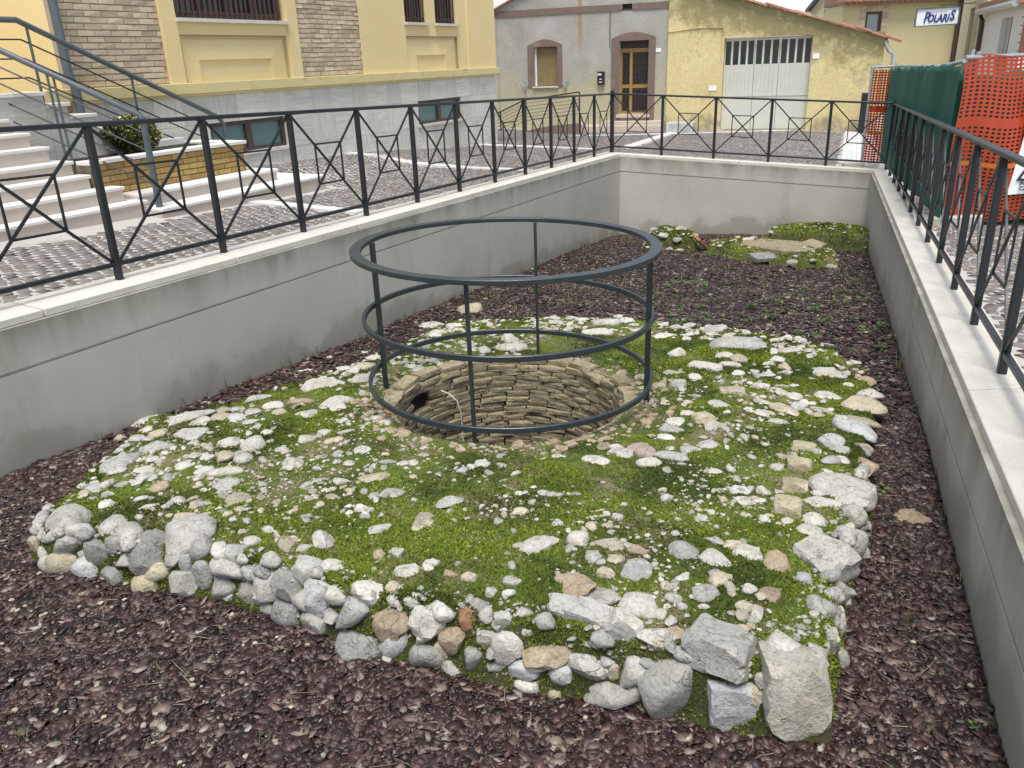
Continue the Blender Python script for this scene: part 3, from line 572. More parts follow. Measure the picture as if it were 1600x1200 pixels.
(0.463,2.229,0.252,0.037,0.027,0.032,0.19,-0.0,3,1),(0.526,2.24,0.27,0.039,0.033,0.02,-0.45,0.0,4,1),(0.663,2.184,0.26,0.108,0.092,0.06,-0.56,0.0,1,3),(0.858,2.184,0.265,0.051,0.069,0.041,0.07,0.0,0,0),
(0.66,2.448,0.28,0.037,0.043,0.03,-1.12,0.0,1,0),(0.747,2.516,0.279,0.043,0.036,0.028,-0.53,0.0,3,1),(0.611,2.556,0.281,0.038,0.019,0.011,0.72,0.0,0,1),(0.83,2.468,0.277,0.028,0.025,0.022,-0.32,0.0,0,0),
(0.906,2.44,0.267,0.042,0.035,0.023,-0.36,0.0,4,0),(1.056,2.392,0.252,0.046,0.039,0.032,-0.66,0.0,0,1),(1.061,2.556,0.25,0.031,0.027,0.019,-0.39,0.0,7,0),(0.795,2.368,0.283,0.032,0.023,0.009,-0.32,0.0,3,1),
(0.877,2.086,0.157,0.107,0.08,0.133,-0.11,-0.0,9,3),(0.68,2.112,0.099,0.078,0.058,0.094,0.03,-0.0,7,3),(0.508,2.194,0.093,0.099,0.074,0.084,-0.05,-0.79,1,0),(0.386,2.241,0.142,0.055,0.041,0.041,0.06,-0.44,0,0),
(0.298,2.258,0.041,0.082,0.062,0.037,-0.15,-0.26,1,1),(0.385,2.209,0.068,0.02,0.015,0.024,-0.16,-0.0,0,0),(0.314,2.245,0.13,0.02,0.015,0.024,0.12,-0.0,3,0),(0.76,2.081,0.164,0.027,0.02,0.026,0.13,-0.0,3,1),
(0.116,2.266,0.022,0.022,0.017,0.013,0.03,-0.0,6,0),(1.059,2.289,0.198,0.027,0.027,0.045,0.21,-0.0,0,1),(1.178,2.479,0.103,0.024,0.031,0.051,-0.15,-0.0,0,0),(1.144,2.357,0.048,0.021,0.022,0.036,0.18,-0.0,1,0),
(1.205,2.593,0.176,0.032,0.027,0.045,-0.17,-0.52,1,0),(1.015,3.204,0.207,0.038,0.032,0.017,-0.31,0.0,0,0),(1.553,3.34,0.166,0.123,0.101,0.037,-0.79,0.0,0,0),(1.506,3.204,0.187,0.061,0.051,0.018,-0.44,0.0,0,1),
(1.369,3.204,0.193,0.064,0.049,0.019,-0.4,0.0,0,1),(1.276,3.032,0.213,0.05,0.042,0.021,-0.4,0.0,0,0),(1.225,2.928,0.225,0.048,0.041,0.014,-0.4,0.0,0,0),(1.531,3.149,0.107,0.029,0.022,0.034,0.23,-0.0,0,0),
(1.464,3.088,0.192,0.042,0.036,0.033,-1.39,0.0,1,0),(1.945,4.168,0.091,0.116,0.074,0.035,-1.01,0.0,7,0),(2.007,4.28,0.082,0.096,0.051,0.029,-0.62,0.0,3,0),(2.135,4.564,0.049,0.122,0.103,0.048,-0.8,0.0,3,0),
(2.272,4.788,0.033,0.09,0.058,0.027,-0.63,0.0,0,0),(1.694,3.932,0.12,0.062,0.053,0.043,-0.88,0.0,7,0),(1.875,3.92,0.099,0.052,0.044,0.02,-0.92,0.0,3,0),(1.796,3.708,0.098,0.053,0.072,0.042,-0.45,0.0,4,1),
(1.721,3.836,0.131,0.051,0.035,0.015,-0.42,0.0,0,0),(1.666,3.7,0.145,0.038,0.032,0.015,-0.88,0.0,0,0),(1.603,3.672,0.149,0.032,0.049,0.026,-1.23,0.0,0,0),(1.518,3.532,0.156,0.039,0.033,0.023,-0.41,0.0,0,1),
(1.431,3.304,0.182,0.045,0.024,0.013,-0.41,0.0,0,0),(2.669,5.588,-0.161,0.057,0.06,0.045,-1.55,0.0,0,0),(2.366,5.048,0.017,0.056,0.047,0.024,-0.44,0.0,4,0),(2.149,5.172,0.027,0.079,0.067,0.028,-0.39,0.0,0,1),
(1.986,4.732,0.057,0.073,0.054,0.022,-0.4,0.0,0,0),(1.778,4.716,0.064,0.052,0.045,0.022,-1.15,0.0,0,0),(1.743,4.524,0.076,0.049,0.041,0.024,-1.14,0.0,7,0),(1.63,4.464,0.08,0.096,0.04,0.029,-1.11,0.0,3,0),
(1.858,4.456,0.079,0.065,0.026,0.02,-0.68,0.0,0,0),(1.521,4.26,0.104,0.055,0.022,0.017,-0.34,0.0,0,0),(1.648,4.952,0.047,0.059,0.036,0.018,-0.69,0.0,0,0),(1.759,4.944,0.048,0.048,0.019,0.015,-0.34,0.0,0,0),
(1.522,3.848,0.139,0.064,0.055,0.032,-0.38,0.0,6,3),(1.427,3.624,0.145,0.061,0.052,0.047,-0.38,0.0,6,3),(1.311,3.38,0.169,0.057,0.049,0.044,-0.37,0.0,6,3),(1.189,3.12,0.205,0.065,0.055,0.057,-0.36,0.0,6,3),
(1.418,4.864,0.047,0.079,0.047,0.035,-0.28,0.0,3,3),(1.396,5.392,0.019,0.127,0.051,0.038,-0.64,0.0,0,0),(1.564,5.46,0.013,0.069,0.059,0.033,-0.28,0.0,0,0),(1.664,5.568,0.001,0.07,0.06,0.039,-1.23,0.0,3,0),
(1.584,5.656,-0.002,0.085,0.068,0.026,-0.27,0.0,0,0),(1.283,4.656,0.06,0.072,0.061,0.023,0.08,0.0,0,1),(1.148,4.244,0.098,0.059,0.05,0.038,0.35,0.0,0,1),(1.111,4.368,0.079,0.064,0.054,0.048,-0.87,0.0,3,0),
(0.965,4.372,0.081,0.057,0.048,0.019,-0.22,0.0,0,0),(0.909,4.26,0.088,0.063,0.053,0.021,-0.21,0.0,0,0),(1.046,4.5,0.071,0.048,0.041,0.021,-0.23,0.0,0,0),(1.055,3.98,0.12,0.061,0.047,0.018,-0.26,0.0,0,0),
(0.828,3.856,0.12,0.081,0.036,0.024,-0.52,0.0,0,0),(0.946,3.944,0.118,0.047,0.038,0.014,0.08,0.0,0,0),(1.248,5.156,0.036,0.057,0.048,0.032,-0.92,0.0,0,1),(1.123,5.06,0.037,0.056,0.047,0.032,-0.22,0.0,1,0),
(1.115,5.3,0.019,0.051,0.044,0.032,-0.21,0.0,1,1),(1.749,6.656,-0.114,0.11,0.093,0.035,0.51,0.0,0,1),(2.202,7.004,-0.26,0.072,0.062,0.034,-0.3,0.0,0,0),(1.785,6.336,-0.079,0.042,0.036,0.028,-0.27,0.0,3,0),
(1.92,6.172,-0.059,0.067,0.057,0.03,-0.3,0.0,0,0),(1.772,5.988,-0.052,0.21,0.084,0.063,-0.16,0.0,0,0),(2.418,6.832,-0.25,0.094,0.037,0.028,-0.34,0.0,0,0),(2.109,5.792,-0.014,0.08,0.067,0.024,0.24,0.0,0,0),
(1.94,5.568,0.001,0.056,0.048,0.027,0.23,0.0,7,0),(1.273,5.872,-0.034,0.069,0.058,0.036,-0.61,0.0,0,0),(1.299,6.408,-0.084,0.09,0.06,0.027,-0.2,0.0,0,0),(1.455,6.752,-0.119,0.056,0.047,0.035,-0.21,0.0,0,0),
(1.448,7.472,-0.288,0.092,0.078,0.03,-0.19,0.0,4,0),(1.319,3.628,0.154,0.035,0.03,0.015,-0.35,0.0,0,0),(1.383,3.744,0.151,0.038,0.032,0.013,-0.67,0.0,3,1),(0.996,3.632,0.143,0.035,0.024,0.011,-0.27,0.0,0,0),
(1.048,3.348,0.184,0.033,0.028,0.014,-0.3,0.0,7,1),(1.154,3.344,0.182,0.027,0.023,0.02,-0.33,0.0,0,1),(0.688,3.908,0.113,0.051,0.044,0.036,-0.75,0.0,8,0),(0.692,3.772,0.127,0.06,0.037,0.018,0.12,0.0,0,0),
(-0.387,8.22,-0.373,0.144,0.123,0.106,0.05,0.0,3,0),(-0.786,7.692,-0.338,0.145,0.123,0.077,0.1,0.0,0,0),(-0.521,7.096,-0.145,0.07,0.105,0.056,0.07,0.0,0,1),(-0.025,8.16,-0.351,0.1,0.059,0.03,0.0,0.0,0,0),
(-0.002,6.548,-0.108,0.081,0.069,0.052,-0.42,0.0,0,1),(0.776,6.668,-0.111,0.132,0.103,0.04,-0.46,0.0,0,0),(1.079,7.076,-0.152,0.073,0.062,0.045,-0.15,0.0,0,1),(0.904,7.024,-0.143,0.127,0.059,0.038,-0.13,0.0,0,0),
(0.421,7.156,-0.152,0.068,0.057,0.025,-0.06,0.0,0,0),(0.654,7.2,-0.156,0.059,0.05,0.037,-0.09,0.0,0,1),(-0.653,6.776,-0.114,0.14,0.056,0.042,0.7,0.0,0,0),(-1.266,6.672,-0.249,0.1,0.085,0.037,0.6,0.0,0,0),
(-1.14,5.836,-0.031,0.083,0.07,0.033,0.59,0.0,3,0),(-1.067,5.48,0.003,0.069,0.059,0.026,0.19,0.0,0,1),(0.026,6.204,-0.067,0.144,0.058,0.043,-0.21,0.0,0,0),(0.991,5.084,0.024,0.039,0.039,0.031,-0.19,0.0,3,0),
(0.896,5.3,0.007,0.058,0.042,0.017,0.2,0.0,3,0),(0.68,3.964,0.111,0.066,0.056,0.021,-0.17,0.0,8,0),(0.57,3.924,0.115,0.062,0.039,0.019,-0.14,0.0,0,0),(0.56,4.032,0.108,0.035,0.03,0.013,-0.14,0.0,0,0),
(0.849,4.124,0.098,0.054,0.024,0.016,-0.2,0.0,0,0),(-0.782,4.564,0.054,0.047,0.04,0.022,0.17,0.0,0,0),(0.427,3.848,0.124,0.068,0.044,0.02,-0.11,0.0,0,0),(0.224,3.888,0.129,0.041,0.024,0.012,-0.06,0.0,0,0),
(-0.706,3.696,0.142,0.065,0.081,0.023,0.98,0.0,3,2),(-1.01,3.688,0.135,0.052,0.025,0.016,0.84,0.0,0,1),(-0.893,3.676,0.14,0.034,0.029,0.023,0.24,0.0,0,1),(-0.941,3.548,0.149,0.028,0.024,0.019,-0.62,0.0,0,1),
(-1.023,4.232,0.108,0.062,0.034,0.019,0.56,0.0,3,0),(-0.997,4.368,0.099,0.053,0.021,0.016,0.39,0.0,0,0),(-1.123,4.388,0.091,0.034,0.051,0.027,-0.09,0.0,0,1),(-0.852,4.084,0.116,0.046,0.039,0.018,-0.11,0.0,0,1),
(-0.857,4.672,0.046,0.036,0.031,0.017,0.18,0.0,0,0),(-0.588,3.864,0.136,0.034,0.029,0.015,0.15,0.0,0,0),(-0.684,3.892,0.132,0.038,0.021,0.011,0.17,0.0,1,0),(-0.172,3.78,0.148,0.037,0.031,0.027,0.05,0.0,0,1),
(-0.072,3.768,0.148,0.03,0.025,0.016,0.02,0.0,0,0),(-0.23,3.744,0.157,0.02,0.025,0.016,0.85,0.0,0,0),(-1.169,4.948,0.044,0.126,0.05,0.038,0.66,0.0,0,0),(-1.13,4.856,0.053,0.046,0.039,0.016,0.23,0.0,0,0),
(-1.319,4.744,0.062,0.065,0.055,0.021,0.92,0.0,0,1),(-1.492,4.8,0.057,0.045,0.038,0.024,0.3,0.0,3,1),(-1.581,4.96,0.044,0.059,0.05,0.019,0.68,0.0,0,0),(-1.741,4.744,0.062,0.053,0.045,0.022,0.35,0.0,7,1),
(-1.636,4.612,0.076,0.055,0.033,0.017,0.34,0.0,0,0),(-0.958,4.908,0.034,0.042,0.036,0.023,0.71,0.0,5,1),(-0.774,4.808,0.036,0.037,0.031,0.018,0.16,0.0,5,1),(-1.199,4.292,0.102,0.048,0.041,0.019,0.27,0.0,1,1),
(-1.472,4.44,0.079,0.033,0.028,0.017,0.95,0.0,0,0),(-1.412,4.288,0.088,0.03,0.025,0.014,0.65,0.0,3,0),(-0.891,3.92,0.121,0.031,0.026,0.014,-0.36,0.0,0,0),(0.436,3.808,0.128,0.05,0.033,0.015,-0.11,0.0,0,0),
(-0.501,4.084,0.109,0.028,0.024,0.013,0.12,0.0,0,0),
]
# ------------------------------------------------------------------ ruined well: mossy mound, embedded stones, brick-lined shaft
ruin = thing('well_ruin', 'mossy mound of pale stones and mortar around an old stone-lined well', 'ruin', (0, 5, 0))
def relief(x, y): return .020*fbm(x*6, y*6, 31, 3)+.014*fbm(x*21, y*21, 41, 2)+.007*fbm(x*52, y*52, 43, 2)
def rel(V): return np.asarray(V)-np.array(ruin.location)
xs = np.concatenate([np.arange(-2.62, 2.80, .022)]); ys = np.concatenate([np.arange(1.86, 4.2, .018), np.arange(4.2, 7.8, .028)])
X, Y = np.meshgrid(xs, ys); D = polydist(X, Y, PG)
Z = zmound(X, Y)+np.where(D > 0, relief(X, Y), 0)-np.where(D < -.06, .06, 0)
r = np.hypot(X-WC[0], Y-WC[1]); 
k = (r < WR+.10) & (r > 1e-3); th = np.arctan2(Y-WC[1], X-WC[0])
snap = (r < WR+.10) & (r > WR+.04)
X = np.where(snap, WC[0]+(WR+.06)*np.cos(th), X); Y = np.where(snap, WC[1]+(WR+.06)*np.sin(th), Y)
ny, nx = X.shape; idx = np.arange(nx*ny).reshape(ny, nx)
F = np.stack([idx[:-1, :-1], idx[:-1, 1:], idx[1:, 1:], idx[1:, :-1]], -1).reshape(-1, 4)
Vp = np.stack([X, Y, Z], -1).reshape(-1, 3); c = Vp[F].mean(1)
kp = (polydist(c[:, 0], c[:, 1], PG) > -.09) & (np.hypot(c[:, 0]-WC[0], c[:, 1]-WC[1]) > WR+.05)
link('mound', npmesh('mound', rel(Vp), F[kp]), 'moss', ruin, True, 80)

SHAPES = {}
def shape(style, mat, i):
    key = (style, mat, i)
    if key not in SHAPES:
        v, f = stone_shape(style, 100+17*i+ord(style)); me = npmesh('stone', v, f); me.materials.append(SM[mat])
        me.polygons.foreach_set('use_smooth', [True]*len(me.polygons)); me.set_sharp_from_angle(angle=R(48 if style == 'r' else 27)); SHAPES[key] = me
    return SHAPES[key]
for i, (x, y, z, a, b, c, yaw, roll, mi, si) in enumerate(STONES):
    mcode = 'wgdbtrylpW'[mi]; me = shape('rask'[si], mcode, i % (7 if mcode in 'wgb' else 3))
    o = bpy.data.objects.new('stone', me); COL.objects.link(o); o.parent = ruin; o.location = Vector((x, y, z))-ruin.location
    g = 1.12 if si == 3 else 1.52 if y < 3.4 and z < .20 else 1.24 if y < 3.6 else 1.28
    o.scale = (a*g, b*g, c*g)
    o.rotation_euler = (random.uniform(-.15, .15), roll+random.uniform(-.08, .08), yaw)
    if mcode == 'W': o['label'] = 'huge pale speckled corner boulder'

# grit and small stones bedded in the moss: far too many to count
def on_mound(n, seed, cond):
    rg = np.random.default_rng(seed); k = 3 if n > 3000 else 20; x = rg.uniform(-2.5, 2.6, n*k); y = rg.uniform(2.0, 7.6, n*k)
    d = polydist(x, y, PG); r = np.hypot(x-WC[0], y-WC[1]); k = (d > (.0 if n > 100000 else .03)) & (r > WR+.08) & cond(x, y, rg)
    return x[k][:n], y[k][:n], rg
bv, bf = ico(2)
def gravel(name, n, seed, cond, lo, hi, mat, flat=.6, sub=2, mini=1.0):
    x, y, rg = on_mound(n, seed, cond); m = len(x); bv, bf = stone_shape('a', seed, sub)
    s = lo*(hi/lo)**(rg.random(m)**2.2); A = rotz(rg.uniform(0, 6.28, m))@rotx(rg.normal(0, .25, m))
    Ms = A*np.stack([s*rg.uniform(.8, 1.4, m), s*rg.uniform(.7, 1.0, m), s*flat*rg.uniform(.6, 1.2, m)], -1)[:, None, :]
    V, F = instances(bv, bf, Ms, np.stack([x, y, zmound(x, y)+relief(x, y)+s*.12], -1)); o = link(name, npmesh(name, rel(V), F), mat, ruin, True, 33); kind(o, 'stuff'); return o
patch = lambda x, y, rg: (fbm(x*2.1, y*2.1, 77, 4)+rg.uniform(-.22, .22, len(x))) > .10
leftp = lambda x, y, rg: ((x < -.5) & (y < 4.9) & (fbm(x*2.2, y*2.2, 91, 3) > .0)) | (rg.random(len(x)) < .12)
gravel('gravel', 800, 201, patch, .009, .036, SM['w'], sub=2)
gravel('gravel', 700, 202, patch, .006, .032, SM['b'], sub=2)
gravel('grit', 3600, 203, leftp, .004, .011, SM['w'], sub=1)
gravel('grit', 2200, 204, patch, .0035, .010, SM['b'], sub=1)
edgep = lambda x, y, rg: (polydist(x, y, PG) < .80+.6*fbm(x*1.2, y*1.2, 17, 3)) & ((y > 4.3) | ((x < -1.0) & (y > 3.65))) & (fbm(x*2.5, y*2.5, 19, 3)+rg.uniform(-.25, .25, len(x)) > -.10)
gravel('small_stones', 430, 205, edgep, .020, .056, SM['w'], .5, 2)
gravel('small_stones', 420, 217, patch, .010, .034, SM['g'], .45, 2)
gravel('small_stones', 190, 207, edgep, .018, .046, SM['b'], .55, 2)
gravel('small_stones', 90, 209, lambda x, y, rg: (y < 4.2) & (rg.random(len(x)) < .5), .016, .034, SM['g'], .55, 2)
gravel('rim_rubble', 330, 211, lambda x, y, rg: np.hypot(x-WC[0], y-WC[1]) < .98+.12*rg.random(len(x)), .010, .042, SM['t'], .45, 2)
gravel('rim_rubble', 260, 213, lambda x, y, rg: np.hypot(x-WC[0], y-WC[1]) < 1.02+.15*rg.random(len(x)), .008, .034, SM['y'], .45, 2)
gravel('grit', 1600, 215, lambda x, y, rg: (polydist(x, y, PG) < .16) & (y < 3.6), .005, .018, SM['g'], .8, 1)
# rubble in the steep front edge between the large stones
pe = []
for i in range(len(PG)):
    a = Vector(PG[i]); b = Vector(PG[(i+1) % len(PG)])
    if min(a.y, b.y) < 5.6 and (a.x > 1 or a.y < 3.3 or a.x < -2.2): pe.append((a, b))
rg = np.random.default_rng(5); loc = []; sz = []
for a, b in pe:
    L = (b-a).length; nn = Vector((-(b-a).y, (b-a).x))/L
    for _ in range(int(L*15)):
        p = a.lerp(b, rg.random())+nn*rg.uniform(.0, .10); h = float(zmound(np.array(p.x), np.array(p.y))); loc.append((p.x, p.y, h-.016)); sz.append(.014+.034*rg.random()**1.5)
loc = np.array(loc); sz = np.array(sz); m = len(sz); A = rotz(rg.uniform(0, 6.28, m))@rotx(rg.normal(0, .5, m))
bv, bf = stone_shape('a', 66, 2); V, F = instances(bv, bf, A*np.stack([sz*1.2, sz*.9, sz*.75], -1)[:, None, :], loc)
kind(link('rubble', npmesh('rubble', rel(V), F), SM['g'], ruin, True, 33), 'stuff')

# packing stones that close the courses of the front and left edge
occ = np.array([(q[0], q[1], q[2], 1.2*max(q[3], q[5])) for q in STONES]); rg = np.random.default_rng(91); packs = {'r': [], 'a': []}; took = []
chain = [Vector(PG[i]) for i in (33, 34, 0, 1, 2, 3, 4, 5, 6, 7, 8, 9, 10, 11, 12, 13, 14, 15, 16, 17, 18)]
for a, b in zip(chain, chain[1:]):
    L = (b-a).length; dv = (b-a)/L; nn = Vector((-dv.y, dv.x))
    for zz in (.03, .085, .14, .195, .245):
        t_ = rg.uniform(0, .05)
        while t_ < L:
            s_ = rg.uniform(.030, .056); p = a+dv*t_+nn*(.045+.03*rg.random()+.10*max(0, zz-.17)); z_ = zz+rg.normal(0, .012)-.0*p.y; t_ += .035
            if z_ > float(ztop(np.array(p.x), np.array(p.y)))-.01: continue
            q = np.array([p.x, p.y, z_]); d1 = np.linalg.norm(occ[:, :3]-q, axis=1)-.70*occ[:, 3]-.62*s_
            if d1.min() < 0 or (took and min(np.linalg.norm(np.array([k[:3] for k in took])-q, axis=1)-.80*np.array([k[3] for k in took])-.80*s_) < 0): continue
            took.append((p.x, p.y, z_, s_)); packs['ra'[len(took) % 2]].append((p.x, p.y, z_, s_, math.atan2(dv.y, dv.x)))
for st_, mt_ in (('r', 'g'), ('a', 'w')):
    P_ = np.array(packs[st_]); m = len(P_); bv, bf = stone_shape(st_, 500+ord(st_), 3); A = rotz(P_[:, 4]+rg.normal(0, .3, m))@rotx(rg.normal(0, .4, m))
    V, F = instances(bv, bf, A*np.stack([P_[:, 3]*rg.uniform(1.0, 1.45, m), P_[:, 3]*.9, P_[:, 3]*rg.uniform(.75, 1.0, m)], -1)[:, None, :], P_[:, :3])
    kind(link('packing_stones', npmesh('packing_stones', rel(V), F), SM[mt_], ruin, True, 45), 'stuff')
# moss tufts
def tufts(n, seed):
    x, y, rg = on_mound(n, seed, lambda x, y, rg: (fbm(x*2.6, y*2.6, 55, 4)+rg.uniform(-.28, .28, len(x)) > -.13) & (np.hypot(x-WC[0], y-WC[1]) > WR+.16+.25*rg.random(len(x))))
    m = len(x); h = rg.uniform(.005, .014, m)*(1+.4*(fbm(x*2, y*2, 3, 2))); w_ = rg.uniform(.003, .006, m)*(1+.12*(y-2)); a = rg.uniform(0, 6.28, m); z = zmound(x, y)+relief(x, y)-.003
    lx = rg.normal(0, .006, m); ly = rg.normal(0, .006, m); q = np.empty((m, 3, 3))
    q[:, 0] = np.stack([x-w_*np.cos(a), y-w_*np.sin(a), z], -1); q[:, 1] = np.stack([x+w_*np.cos(a), y+w_*np.sin(a), z], -1); q[:, 2] = np.stack([x+lx, y+ly, z+h], -1)
    kind(link('moss', npmesh('moss', rel(q.reshape(-1, 3)), np.arange(m*3).reshape(m, 3)), 'mossblade', ruin), 'stuff')
tufts(260000, 301)
def face_tufts(n, seed):
    rg = np.random.default_rng(seed); x = rg.uniform(-2.5, 2.3, n*30); y = rg.uniform(1.95, 4.6, n*30); d = polydist(x, y, PG); k = (d > -.02) & (d < .13) & (fbm(x*5, y*5, 71, 3) > -.22); x, y = x[k][:n], y[k][:n]; m = len(x)
    e = .01; gx_ = (zmound(x+e, y)-zmound(x-e, y))/(2*e); gy_ = (zmound(x, y+e)-zmound(x, y-e))/(2*e); nn = np.stack([-gx_, -gy_, np.ones(m)], -1); nn /= np.linalg.norm(nn, axis=1)[:, None]
    nn = nn+rg.normal(0, .35, (m, 3)); t = np.cross(nn, rg.normal(size=(m, 3))); t /= np.linalg.norm(t, axis=1)[:, None]; p = np.stack([x, y, zmound(x, y)-.004], -1); w_ = rg.uniform(.003, .006, m)[:, None]; h = rg.uniform(.005, .012, m)[:, None]
    q = np.stack([p-t*w_, p+t*w_, p+nn*h], 1); kind(link('moss', npmesh('moss', rel(q.reshape(-1, 3)), np.arange(m*3).reshape(m, 3)), 'mossblade', ruin), 'stuff')
face_tufts(60000, 302)

# shaft: courses of squared stones, the mouth ragged
shaft = bpy.data.objects.new('well_shaft', None); COL.objects.link(shaft); shaft.parent = ruin; shaft.location = Vector((WC[0], WC[1], 0))-ruin.location; shaft['_world'] = 0
me = MB(); ztop_w = float(ztop(np.array(WC[0]), np.array(WC[1])+.0))
ring = [(math.cos(t)*(WR+.055), math.sin(t)*(WR+.055)) for t in (2*math.pi*i/72 for i in range(72))]
V = [(x, y, ztop_w-.02) for x, y in ring]+[(x, y, -2.2) for x, y in ring]
me.add(V, [(i, (i+1) % 72, 72+(i+1) % 72, 72+i) for i in range(72)]+[tuple(range(72, 144))]); sl = me.build('shaft_lining', MT['soil'], shaft, True)
BR = []
for i in range(8):
    rg = np.random.default_rng(900+i); bm = bmesh.new(); bmesh.ops.create_cube(bm, size=2); bmesh.ops.subdivide_edges(bm, edges=list(bm.edges), cuts=2, use_grid_fill=True)
    for v in bm.verts:
        p = np.array(v.co); q = p/np.maximum(1e-6, (np.abs(p)**18).sum()**(1/18)); v.co = Vector(q+rg.normal(0, 1, 3)*np.array([.07, .03, .045]))
    mm = bpy.data.meshes.new('brick'); bm.to_mesh(mm); bm.free(); mm.materials.append(MT['wellbrick']); mm.polygons.foreach_set('use_smooth', [True]*len(mm.polygons)); mm.set_sharp_from_angle(angle=R(38)); BR.append(mm)
rg = np.random.default_rng(12); nb = 0; cz = ztop_w+.008
for course in range(22):
    hgt = rg.uniform(.038, .045); t = rg.uniform(0, .2); t_end = t+2*math.pi
    while t < t_end-.06:
        wd = rg.uniform(.15, .22)/WR; wd = min(wd, t_end-t); tm = t+wd/2; t += wd
        sag = -.03*math.sin(tm)+(.028 if math.sin(tm) > .2 else -.02 if math.sin(tm) < -.3 else 0)
        if course == 0 and rg.random() < .06: continue
        if course in (3, 4, 5) and 2.42 < tm % 6.283 < 2.62: continue
        if course > 1 and math.sin(tm) < -.04: continue
        if nb >= 299: break
        rr = WR+.05+rg.normal(0, .005)+(.012 if course == 0 else 0)
        o = bpy.data.objects.new('brick', BR[nb % 8]); COL.objects.link(o); o.parent = shaft; nb += 1
        o.location = (rr*math.cos(tm), rr*math.sin(tm), cz-hgt/2+sag+rg.normal(0, .003))
        o.rotation_euler = (rg.normal(0, .03), rg.normal(0, .03), tm+rg.normal(0, .025)); o.scale = (.055, wd*WR/2*1.0, hgt/2*1.0)
    cz -= hgt
# loose cable hanging in the shaft
cb = MB().tube([(WC[0]-.50, WC[1]+.52, ztop_w-.13), (WC[0]-.44, WC[1]+.50, ztop_w-.15), (WC[0]-.385, WC[1]+.48, ztop_w-.20), (WC[0]-.36, WC[1]+.49, ztop_w-.30), (WC[0]-.36, WC[1]+.5, ztop_w-.6)], .005, 6).build('cable', 'greynet', None, True)
tag(cb, 'pale thin cable hanging down inside the old well shaft', 'cable')

# ------------------------------------------------------------------ round guard cage over the well
cage = thing('guard_cage', 'round dark steel guard frame of three rings standing over the well', 'guard frame', (0, 5.07, .04))
CR, CX, CY, TX, TY = .923, -.006, 5.073, -.02, -.007
def cz_(x, y, z): return z+TX*(x-CX)+TY*(y-CY)
def ring_mesh(z, rin, rout, h):
    m = MB(); n = 96; prof = [(rin, 0), (rout, 0), (rout, h), (rin, h)]
    for i in range(n):
        t = 2*math.pi*i/n
        for rr, dz in prof:
            x, y = CX+rr*math.cos(t), CY+rr*math.sin(t); m.v.append((x, y, cz_(x, y, z)+dz))
    for i in range(n):
        for e in range(4): m.f.append((4*i+e, 4*i+(e+1) % 4, 4*((i+1) % n)+(e+1) % 4, 4*((i+1) % n)+e))
    return m
ring_mesh(1.010, CR-.024, CR+.044, .028).build('ring', 'cagesteel', cage, bevel=.002)
ring_mesh(.575, CR-.012, CR+.012, .034).build('ring', 'cagesteel', cage, bevel=.003)
ring_mesh(.150, CR-.012, CR+.012, .034).build('ring', 'cagesteel', cage, bevel=.003)
for i in range(4):
    t = -.245+[math.pi, math.pi/2, 0, -math.pi/2][i]; x, y = CX+(CR-.024)*math.cos(t), CY+(CR-.024)*math.sin(t)
    MB().bar((x, y, float(zmound(np.array(x), np.array(y)))-.03), (x, y, cz_(x, y, 1.012)), .017, .036, up=(math.cos(t), math.sin(t), 0)).build('post', 'cagesteel', cage, bevel=.002)

# ------------------------------------------------------------------ bark mulch
def chips(n, box, lo, hi, skirts, seed, name):
    rg = np.random.default_rng(seed); x0, x1, y0, y1 = box; x = rg.uniform(x0, x1, n*3); y = rg.uniform(y0, y1, n*3)
    k = (polydist(x, y, [tuple(p) for p in pit_line(.24)]) > 0) & (polydist(x, y, PG) < .03) & (np.abs(x) < .72*y+.9); x, y = x[k][:n], y[k][:n]; m = len(x)
    L = lo*(hi/lo)**rg.random(m)**1.15; W = L*rg.uniform(.30, .80, m); a6 = np.arange(6)*np.pi/3
    rad = rg.uniform(.72, 1.12, (m, 6)); px = np.cos(a6)*rad*L[:, None]/2; py = np.sin(a6)*rad*W[:, None]/2; pz = rg.normal(0, 1, (m, 6))*L[:, None]*.035-.04*(py**2)/W[:, None]
    P = np.stack([px, py, pz], -1); th = W*.07+.0015
    tl = rotx(rg.normal(0, .20, m)); A = rotz(rg.uniform(0, 6.28, m))@tl
    cz = zmulch(x, y)+rg.uniform(-.006, .014, m)
    if skirts:
        lo_ = P.copy(); lo_[..., 2] -= th[:, None]; P = np.concatenate([P, lo_], 1)
    V = np.einsum('nij,nkj->nki', A, P)+np.stack([x, y, cz], -1)[:, None, :]
    nv = P.shape[1]; q = [(0, 1, 2, 3), (0, 3, 4, 5)]
    if skirts: q += [((j+1) % 6, j, 6+j, 6+(j+1) % 6) for j in range(6)]
    F = np.array(q)[None]+(np.arange(m)*nv)[:, None, None]
    o = link(name, npmesh(name, V.reshape(-1, 3), F.reshape(-1, 4)), 'bark'); return o
def mulch(o, label): kind(o, 'stuff'); o['label'] = label; o['category'] = 'bark mulch'; return o
mulch(chips(75000, (-4, 2.6, 1.5, 4.6), .012, .072, True, 1, 'bark_mulch'), 'reddish brown bark mulch in the foreground of the pit')
mulch(chips(75000, (-3.2, 6.2, 4.5, 14.3), .024, .075, False, 2, 'bark_mulch'), 'reddish brown bark mulch behind the ruined mound, towards the far wall')

